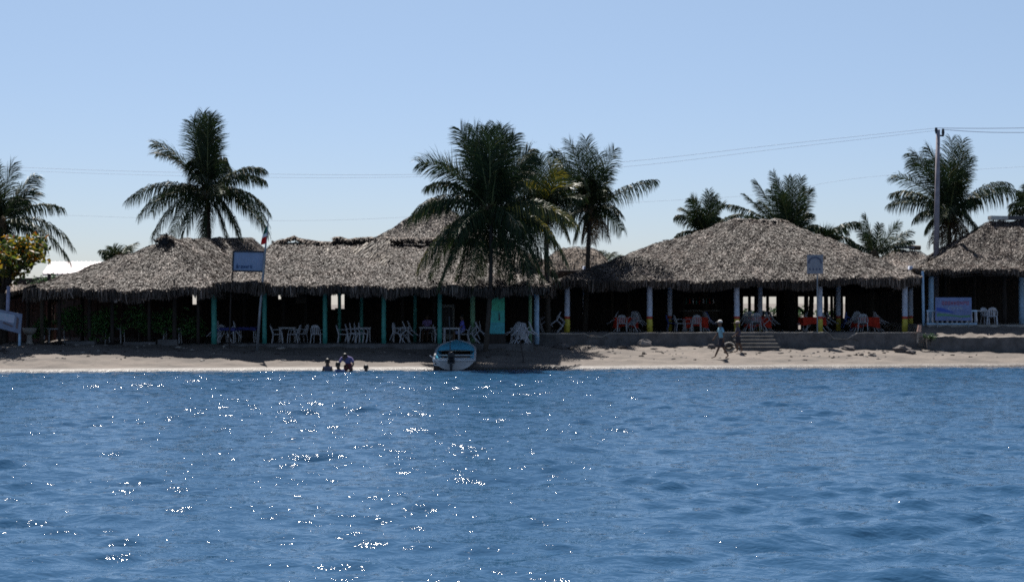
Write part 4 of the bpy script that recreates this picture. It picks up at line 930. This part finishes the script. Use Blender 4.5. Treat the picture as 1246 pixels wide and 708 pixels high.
q.add(dk, [(i*5+j, i*5+j+1, i*5+6+j, i*5+5+j) for i in range(7) for j in range(4)]); bbuild(q, 'foredeck', BBL)
q = MB(); q.box((0, 3.9, .62), (.95, .5, .06)); glyph0 = q; bbuild(q, 'blue_locker', BBL)
om = MB(); om.ball((-.12, -.28, .62), (.16, .24, .2), 12, 8); om.ball((-.12, -.26, .48), (.14, .2, .16), 12, 8); mo = bbuild(om, 'outboard_motor', mat('outboard_black', (.012, .014, .018), .35, .2, 5), smooth=True)
q = MB(); q.box((-.12, -.26, .14), (.11, .2, .6), taper=1.2); bbuild(q, 'shaft', DMETAL, mo)
q = MB(); q.box((-.12, -.07, .42), (.3, .12, .26)); bbuild(q, 'bracket', DMETAL, mo)
q = MB(); q.tube([(-.12, -.05, .6), (-.1, .3, .68), (-.06, .62, .7)], .022, 6); bbuild(q, 'tiller', DMETAL, mo)
q = MB(); q.tube([(-.17, .9, .42), (-.2, .95, 1.3), (-.23, 1.0, 2.25)], .022, 6); bbuild(q, 'upright_rod', DMETAL)
q = MB(); q.tube([(-1.02, -.1, .62), (-.9, .0, .52), (-.82, -.02, .42), (-.6, -.05, .28), (-.62, -.06, .18), (-.85, -.06, .22), (-.86, -.06, .4)], .02, 6); bbuild(q, 'rope', WHT)

# ------------------------------------------------------------- people
def skin_obj(name, verts, edges, radii, m, parent, sub=2, root=0):
    me = bpy.data.meshes.new(name); me.from_pydata([tuple(v) for v in verts], edges, []); me.materials.append(m)
    o = bpy.data.objects.new(name, me); COL.objects.link(o); o.parent = parent
    sk = o.modifiers.new('skin', 'SKIN'); sk.use_smooth_shade = True
    for i, r in enumerate(radii):
        r = r if hasattr(r, '__len__') else (r, r); me.skin_vertices[0].data[i].radius = r; me.skin_vertices[0].data[i].use_root = (i == root)
    ss = o.modifiers.new('sub', 'SUBSURF'); ss.levels = sub; ss.render_levels = sub
    return o
def human(label, loc, J, shirt=None, shorts=None, cap=None, hair=True, face=(0, -1), group=None, legs=True, sleeve=True, longhair=False, seat=False):
    """J: joints in metres from loc"""
    t = thing('person', label, 'person', loc, group); J = {k: Vector(v) for k, v in J.items()}
    fx = Vector((face[0], face[1], 0)).normalized()
    V = []; E = []; Rr = []
    def a(p, r, prev=None):
        V.append(p); Rr.append(r)
        if prev is not None: E.append((prev, len(V)-1))
        return len(V)-1
    pel = a(J['pelvis'], (.135, .1)); wa = a(J['pelvis'].lerp(J['chest'], .5), (.115, .085), pel); cb_ = a(J['chest'], (.145, .10), wa)
    nk = a(J['neck'], .055, cb_); hd0 = a(J['head']+Vector((0, 0, -.07)), .075, nk); hd1 = a(J['head']+Vector((0, 0, .03)), .095, hd0); a(J['head']+Vector((0, 0, .1)), .06, hd1)
    ns = a(J['head']+fx*.1+Vector((0, 0, -.02)), .014, hd0)
    for s in 'lr':
        if s+'el' in J:
            sh = a(J[s+'sh'], .058, cb_); el = a(J[s+'el'], .038, sh); wr = a(J[s+'ha'], .026, el); d = (J[s+'ha']-J[s+'el']).normalized()
            pm = a(J[s+'ha']+d*.07, (.038, .018), wr)
            side = d.cross(fx).normalized() if d.cross(fx).length > .1 else Vector((1, 0, 0)); nn_ = fx
            for k in range(4):
                o_ = nn_*(k-1.5)*.019; f1 = a(J[s+'ha']+d*.105+o_, .009, pm); a(J[s+'ha']+d*(.15-.01*abs(k-1.3))+o_+side*.012*(1 if s == 'l' else -1), .008, f1)
            th_ = a(J[s+'ha']+d*.05+nn_*.045, .011, wr); a(J[s+'ha']+d*.09+nn_*.06, .009, th_)
        if legs and s+'kn' in J:
            hp = a(J['pelvis']+(J[s+'kn']-J['pelvis'])*.12+Vector((.0, 0, -.03)), .085, pel); kn = a(J[s+'kn'], .055, hp); mc = a(J[s+'kn'].lerp(J[s+'an'], .35), .055, kn); an = a(J[s+'an'], .034, mc); a(J[s+'an']+(Vector(J.get(s+'to', J[s+'an']+fx*.17))-J[s+'an']), .03, an)
    skin_obj('body', V, E, Rr, SKIN, t)
    if shirt is not None:
        V, E, Rr = [], [], []
        p0 = a(J['pelvis']+Vector((0, 0, .02)), (.16, .125)); w = a(J['pelvis'].lerp(J['chest'], .5), (.15, .115), p0); c1 = a(J['chest'], (.17, .125), w); a(J['chest'].lerp(J['neck'], .7), .075, c1)
        for s in 'lr':
            if s+'el' in J: sh = a(J[s+'sh'], .075, c1); a(J[s+'sh'].lerp(J[s+'el'], .8 if sleeve else .25), .062, sh)
        skin_obj('shirt', V, E, Rr, shirt, t)
    if shorts is not None:
        V, E, Rr = [], [], []; p0 = a(J['pelvis']+Vector((0, 0, .06)), (.155, .12))
        p1 = a(J['pelvis']-Vector((0, 0, .05)), (.16, .125), p0)
        for s in 'lr':
            if s+'kn' in J: k1 = a(J['pelvis'].lerp(J[s+'kn'], .4), .10, p1); a(J['pelvis'].lerp(J[s+'kn'], .95), .088, k1)
        skin_obj('shorts', V, E, Rr, shorts, t)
    q = MB(); hc = J['head']+Vector((0, 0, .055))-fx*.02
    if cap is not None:
        q.ball(hc, (.115, .12, .1), 12, 8, zmin=-.03); b_ = hc+fx*.13; q.box(b_+Vector((0, 0, -.01)), (.14, .14, .012)); o = q.build('cap', cap, None, world=False, smooth=True); o.parent = t
    q = MB(); q.ball(hc+Vector((0, 0, -.012 if cap is not None else .0)), (.108, .112, .102 if cap is not None else .108), 12, 8, zmin=-.12 if longhair else -.06)
    o = q.build('hair', HAIR, None, world=False, smooth=True); o.parent = t
    sd_ = Vector((-fx.y, fx.x, 0))
    for sg_ in (-1, 1):
        q = MB(); q.ball(J['head']+fx*.088+sd_*sg_*.034+Vector((0, 0, .005)), .012, 6, 5); o = q.build('eye', HAIR, None, world=False); o.parent = t
        q = MB(); q.ball(J['head']+sd_*sg_*.098+Vector((0, 0, -.01)), (.02, .02, .03), 6, 5); o = q.build('ear', SKIN, None, world=False); o.parent = t
    q = MB(); q.box(J['head']+fx*.09+Vector((0, 0, -.065)), (.045 if abs(fx.y) > .5 else .012, .045 if abs(fx.x) > .5 else .012, .01)); o = q.build('mouth', mat('lip', (.12, .04, .035), .5), None, world=False); o.parent = t
    return t
def cl(name, c): return mat(name, c, .85, .15, 6)
Yw = 64.4
human('walker in light blue shirt, dark shorts and white cap striding along the sand', (X(877, Yw), Yw, float(G(X(877, Yw), Yw))),
      dict(pelvis=(.03, 0, .88), chest=(-.01, 0, 1.27), neck=(-.03, 0, 1.47), head=(-.05, 0, 1.62), lsh=(.02, -.19, 1.38), lel=(.11, -.24, 1.12), lha=(.10, -.24, .88), rsh=(-.03, .19, 1.38), rel=(-.12, .23, 1.12), rha=(-.26, .2, .92),
           lkn=(-.10, -.09, .50), lan=(-.27, -.09, .10), lto=(-.45, -.09, .03), rkn=(.14, .09, .48), ran=(.36, .09, .13), rto=(.22, .09, .02)),
      shirt=cl('light_blue_shirt', (.17, .34, .45)), shorts=cl('dark_shorts', (.03, .03, .04)), cap=cl('white_cap', (.5, .48, .46)), face=(-1, -.15), group='walkers on the beach')
Yk = 66.2; k = .83
human('smaller walker in dark clothes and pale headwear following at the right, before the steps', (X(898, Yk), Yk, float(G(X(898, Yk), Yk))),
      {n: tuple(c*k for c in v) for n, v in dict(pelvis=(.0, 0, .88), chest=(.0, 0, 1.27), neck=(-.03, 0, 1.47), head=(-.05, 0, 1.62), lsh=(.0, -.17, 1.38), lel=(-.05, -.23, 1.12), lha=(-.2, -.22, .98), rsh=(-.0, .17, 1.38), rel=(.06, .23, 1.12), rha=(.1, .22, .88),
           lkn=(-.06, -.09, .48), lan=(-.06, -.09, .10), lto=(-.24, -.09, .03), rkn=(.12, .09, .48), ran=(.26, .09, .11), rto=(.12, .09, .02)).items()},
      shirt=cl('dark_shirt', (.05, .045, .07)), shorts=cl('dark_trousers', (.025, .025, .035)), cap=cl('pale_headscarf', (.32, .26, .24)), face=(-1, -.1), group='walkers on the beach')
bg = 'bathers at the waterline'
def bather(label, px, top, Y, shirt, lean=0, wide=.88, **kw):
    top += 1
    h = Z(top, Y); hz = h-.12
    human(label, (X(px, Y), Y, 0), dict(pelvis=(lean*.6, .05, hz-.62), chest=(lean*.35, .03, hz-.30), neck=(lean*.15, .0, hz-.14), head=(0, 0, hz), lsh=(lean*.35-.17*wide, 0, hz-.22), lel=(lean*.35-.24*wide, -.06, hz-.42), lha=(lean*.3-.2*wide, -.2, hz-.6),
          rsh=(lean*.35+.17*wide, 0, hz-.22), rel=(lean*.35+.24*wide, -.06, hz-.42), rha=(lean*.3+.2*wide, -.2, hz-.6), lkn=(-.15, -.25, hz-.72), lan=(-.15, .15, hz-.8), rkn=(.15, -.25, hz-.72), ran=(.15, .15, hz-.8)), shirt=shirt, group=bg, **kw)
bather('bather sitting upright in grey at the water edge, leftmost of the bathers', 398.5, 436, 58.8, cl('grey_shirt', (.10, .09, .12)), face=(.3, -1), sleeve=False)
bather('dark-haired bather low in the water in the middle of the group', 411, 440, 58.2, cl('blue_top', (.07, .10, .2)), lean=.25, face=(-.3, -1), longhair=True)
human('bather bending forward in a white-shouldered violet shirt, tallest of the group', (X(422, 58.9), 58.9, 0),
      dict(pelvis=(.05, .25, .30), chest=(-.02, -.02, .56), neck=(-.04, -.1, .60), head=(-.06, -.22, .60), lsh=(-.22, 0, .52), lel=(-.32, -.14, .30), lha=(-.36, -.26, .1), rsh=(.2, 0, .52), rel=(.30, -.14, .30), rha=(.2, -.26, .1), lkn=(-.1, .05, .0), lan=(-.1, .4, -.1), rkn=(.2, .05, .0), ran=(.2, .4, -.1)),
      shirt=cl('violet_shirt', (.13, .11, .24)), shorts=cl('dark_red_shorts', (.14, .03, .04)), face=(-.2, -1), group=bg)
q = MB(); pr = bpy.data.objects['person.004'] if 'person.004' in bpy.data.objects else None
bather('bather with only head and white-shirted shoulders above water, rightmost of the bathers', 445.5, 443.5, 58.6, cl('white_shirt', (.6, .55, .6)), face=(.4, -1), wide=1.0)
Yp = 67.0
def sitter(label, px, Y, z, shirt, rz_face=(-1, -.2), shorts=None, **kw):
    f = Vector((rz_face[0], rz_face[1], 0)).normalized(); s = Vector((-f.y, f.x, 0))
    def P_(fw, sd_, z_): v = f*fw+s*sd_; return (v.x, v.y, z_)
    human(label, (X(px, Y), Y, z), dict(pelvis=P_(0, 0, .52), chest=P_(.0, 0, .9), neck=P_(.03, 0, 1.1), head=P_(.06, 0, 1.25), lsh=P_(0, .18, 1.02), lel=P_(.08, .22, .76), lha=P_(.3, .16, .72), rsh=P_(0, -.18, 1.02), rel=P_(.08, -.22, .76), rha=P_(.3, -.16, .72),
          lkn=P_(.42, .12, .5), lan=P_(.42, .12, .08), lto=P_(.6, .12, .03), rkn=P_(.42, -.12, .5), ran=P_(.42, -.12, .08), rto=P_(.6, -.12, .03)), shirt=shirt, shorts=shorts, face=tuple(f)[:2], **kw)
sg2 = 'people seated under the palapas'
sitter('person in a bright blue-violet shirt seated at the table behind the boat', 563, 67.4, BG, cl('blue_violet_shirt', (.16, .16, .62)), shorts=cl('pale_shorts', (.3, .35, .55)), group=sg2)
ch(564, 67.45, BG, -95, 'chair under the person in blue behind the boat')
sitter('person in violet seated in the gloom left of the fifth green post', 520, 70.6, BG, cl('violet_top', (.22, .16, .36)), (-.2, -1), group=sg2)
ch(520, 70.8, BG, 5, 'chair under the violet-clad person left of the fifth green post')
sitter('dark silhouetted person seated behind the third red table against the light', 925, 77.2, TG, cl('navy_shirt', (.03, .04, .09)), (-.6, -1), group=sg2)
ch(925, 77.3, TG, -20, 'chair under the silhouetted person behind the third red table')

# ------------------------------------------------------------- beach bits
def rock(px, py, Y, r, label, m=ROCK, lump=.18):
    q = MB(); p = (X(px, Y), Y, float(G(X(px, Y), Y))+r[2]*.35); q.ball(p, r, 12, 8, lump=lump); o = q.build('beach_rock', m, loc=p, smooth=False); tag(o, label, 'rock', 'stones on the beach')
rock(684, 424, 66.9, (.42, .3, .2), 'dark flat stone on the sand below the first striped post')
rock(784, 417, 68.1, (.34, .25, .24), 'pale rounded stone at the wall foot below the second striped post', mat('pale_rock', (.2, .18, .17), .9, .3, 3, bump=.03))
rock(1098, 420, 67.6, (.46, .3, .24), 'large grey stone at the wall foot below the fifth striped post')
rock(1108, 422, 67.2, (.24, .2, .12), 'small flat stone just right of the large grey stone')
rock(1032, 419, 67.9, (.4, .25, .16), 'low pale stone at the foot of the sand-filled dip')
rock(1060, 427, 65.9, (.13, .1, .1), 'fist-sized dark stone alone on the open sand')
rock(866, 423, 67.6, (.2, .16, .14), 'small stone at the wall foot left of the walker')
tr = thing('coiled_bundle', 'pale coiled bundle lying on the sand between the two walkers', 'bundle', (X(887, 66.3), 66.3, float(G(X(887, 66.3), 66.3))))
for rr_, zz, m_ in ((.24, .26, CONCTOP), (.18, .28, WOOD)):
    q = MB(); q.tube([(tr.location.x+rr_*math.cos(a), tr.location.y+.08*math.sin(a*2), tr.location.z+zz+rr_*.75*math.sin(a)) for a in [2*math.pi*i/16 for i in range(17)]], .06, 7); q.build('coil', m_, tr, smooth=True)
sk = MB(); sk.tube([W(632, 408, 64.3), W(635, 425, 63.4), W(638, 446, 61.8)], [.02, .028, .03], 6); tag(sk.build('thin_stake', DARKWOOD, loc=W(638, 446, 61.8)), 'thin dark stake leaning in the sand before the pile of chairs', 'stake')
sk = thing('short_post', 'short whitish marker post with a reddish tip at the end of the long wall', 'post', W(1117, 414, 68.2))
q = MB(); q.tube([W(1116.5, 417, 68.2), W(1117.5, 404, 68.2)], .05, 7); q.build('shaft', CONCTOP, sk)
q = MB(); q.tube([W(1118, 404, 68.2), W(1119.3, 395.5, 68.2)], [.11, .09], 7); q.build('tip', mat('faded_red_paint', (.5, .32, .26), .7, .4, 7), sk)
st_ = MB()
for a in range(5):
    an = a*2*math.pi/5+.3; p = W(1126, 409.5, 68.0); st_.tube([p, p+Vector((math.cos(an)*.24, -.02, math.sin(an)*.17))], [.07, .03], 6)
tag(st_.build('broken_shrub_stump', CONCTOP, loc=W(1126, 412, 68.0)), 'pale star-shaped stump beside the short marker post', 'stump')
leafy('small dark green weed clump at the gap between the two walls', 'weed', 'weed_clump', (X(1131, 68), 67.9, .95), W(1131, 411, 67.9), (.35, .25, .25), 240, .12, .04, LEAF_DK, .02, 77, nl=8)

lt = MB(); rl = np.random.default_rng(21)
for i in range(520):
    x = rl.uniform(-24, 27); d = 2.0+rl.random()**.6*5.2; y = float(WL(x))+d
    if y > 68.1 or (x < .6 and y > 65): continue
    z = float(G(x, y)); r_ = rl.uniform(.02, .06)*(2 if rl.random() < .06 else 1)
    lt.ball((x, y, z+r_*.3), (r_*rl.uniform(.8, 2.6), r_, r_*.6), 6, 4, mi=int(rl.integers(0, 3)), lump=.25)
lo = lt.build('beach_litter', [DARKWOOD, ROCK, CONCTOP]); tag(lo, 'scattered twigs, shells and bits of weed strewn over the sand', 'litter'); lo['kind'] = 'stuff'
# ------------------------------------------------------------- light, sky, camera
EL, AZ = 58, 9
w = bpy.data.worlds.new('World'); S.world = w; w.use_nodes = True; nt = w.node_tree; bgd = nt.nodes['Background']
sky = nt.nodes.new('ShaderNodeTexSky'); sky.sky_type = 'NISHITA'; sky.sun_disc = False; sky.sun_elevation = R(EL); sky.sun_rotation = R(-AZ)
sky.air_density = 1.0; sky.dust_density = .3; sky.ozone_density = 2.5; sky.altitude = 0
tcw = nt.nodes.new('ShaderNodeTexCoord'); spw = nt.nodes.new('ShaderNodeSeparateXYZ'); nt.links.new(tcw.outputs['Generated'], spw.inputs[0])
crw = nt.nodes.new('ShaderNodeValToRGB'); nt.links.new(spw.outputs['Z'], crw.inputs[0])
crw.color_ramp.elements[0].position = 0; crw.color_ramp.elements[0].color = (.70, .73, .93, 1)
crw.color_ramp.elements[1].position = .3; crw.color_ramp.elements[1].color = (1.22, 1.11, 1.01, 1)
muw = nt.nodes.new('ShaderNodeMix'); muw.data_type = 'RGBA'; muw.blend_type = 'MULTIPLY'; muw.inputs[0].default_value = 1
nt.links.new(sky.outputs[0], muw.inputs[6]); nt.links.new(crw.outputs[0], muw.inputs[7]); nt.links.new(muw.outputs[2], bgd.inputs[0]); bgd.inputs[1].default_value = .05
sl = bpy.data.lights.new('sun', 'SUN'); sl.energy = 5.0; sl.angle = R(.5); sl.color = (1, .95, .88)
so = bpy.data.objects.new('sun', sl); COL.objects.link(so)
dv = Vector((-math.sin(R(AZ))*math.cos(R(EL)), math.cos(R(AZ))*math.cos(R(EL)), math.sin(R(EL))))
so.rotation_euler = dv.to_track_quat('Z', 'Y').to_euler(); so.location = (0, 0, 50)
cam = bpy.data.cameras.new('camera'); co = bpy.data.objects.new('camera', cam); COL.objects.link(co); S.camera = co
co.location = (0, 0, CH); co.rotation_euler = (math.pi/2, 0, 0); cam.sensor_width = 36; cam.lens = F/1246*36; cam.shift_y = (HZ-354)/1246; cam.clip_end = 8000; cam.clip_start = .5
S.view_settings.view_transform = 'Standard'; S.view_settings.look = 'None'; S.view_settings.exposure = 1.1; S.view_settings.gamma = 1
S.render.engine = 'CYCLES'; S.cycles.use_denoising = False; S.cycles.filter_width = 1.75; S.cycles.max_bounces = 5; S.cycles.diffuse_bounces = 3; S.cycles.sample_clamp_indirect = 4
for o in bpy.data.objects:
    if '_w' in o: del o['_w']
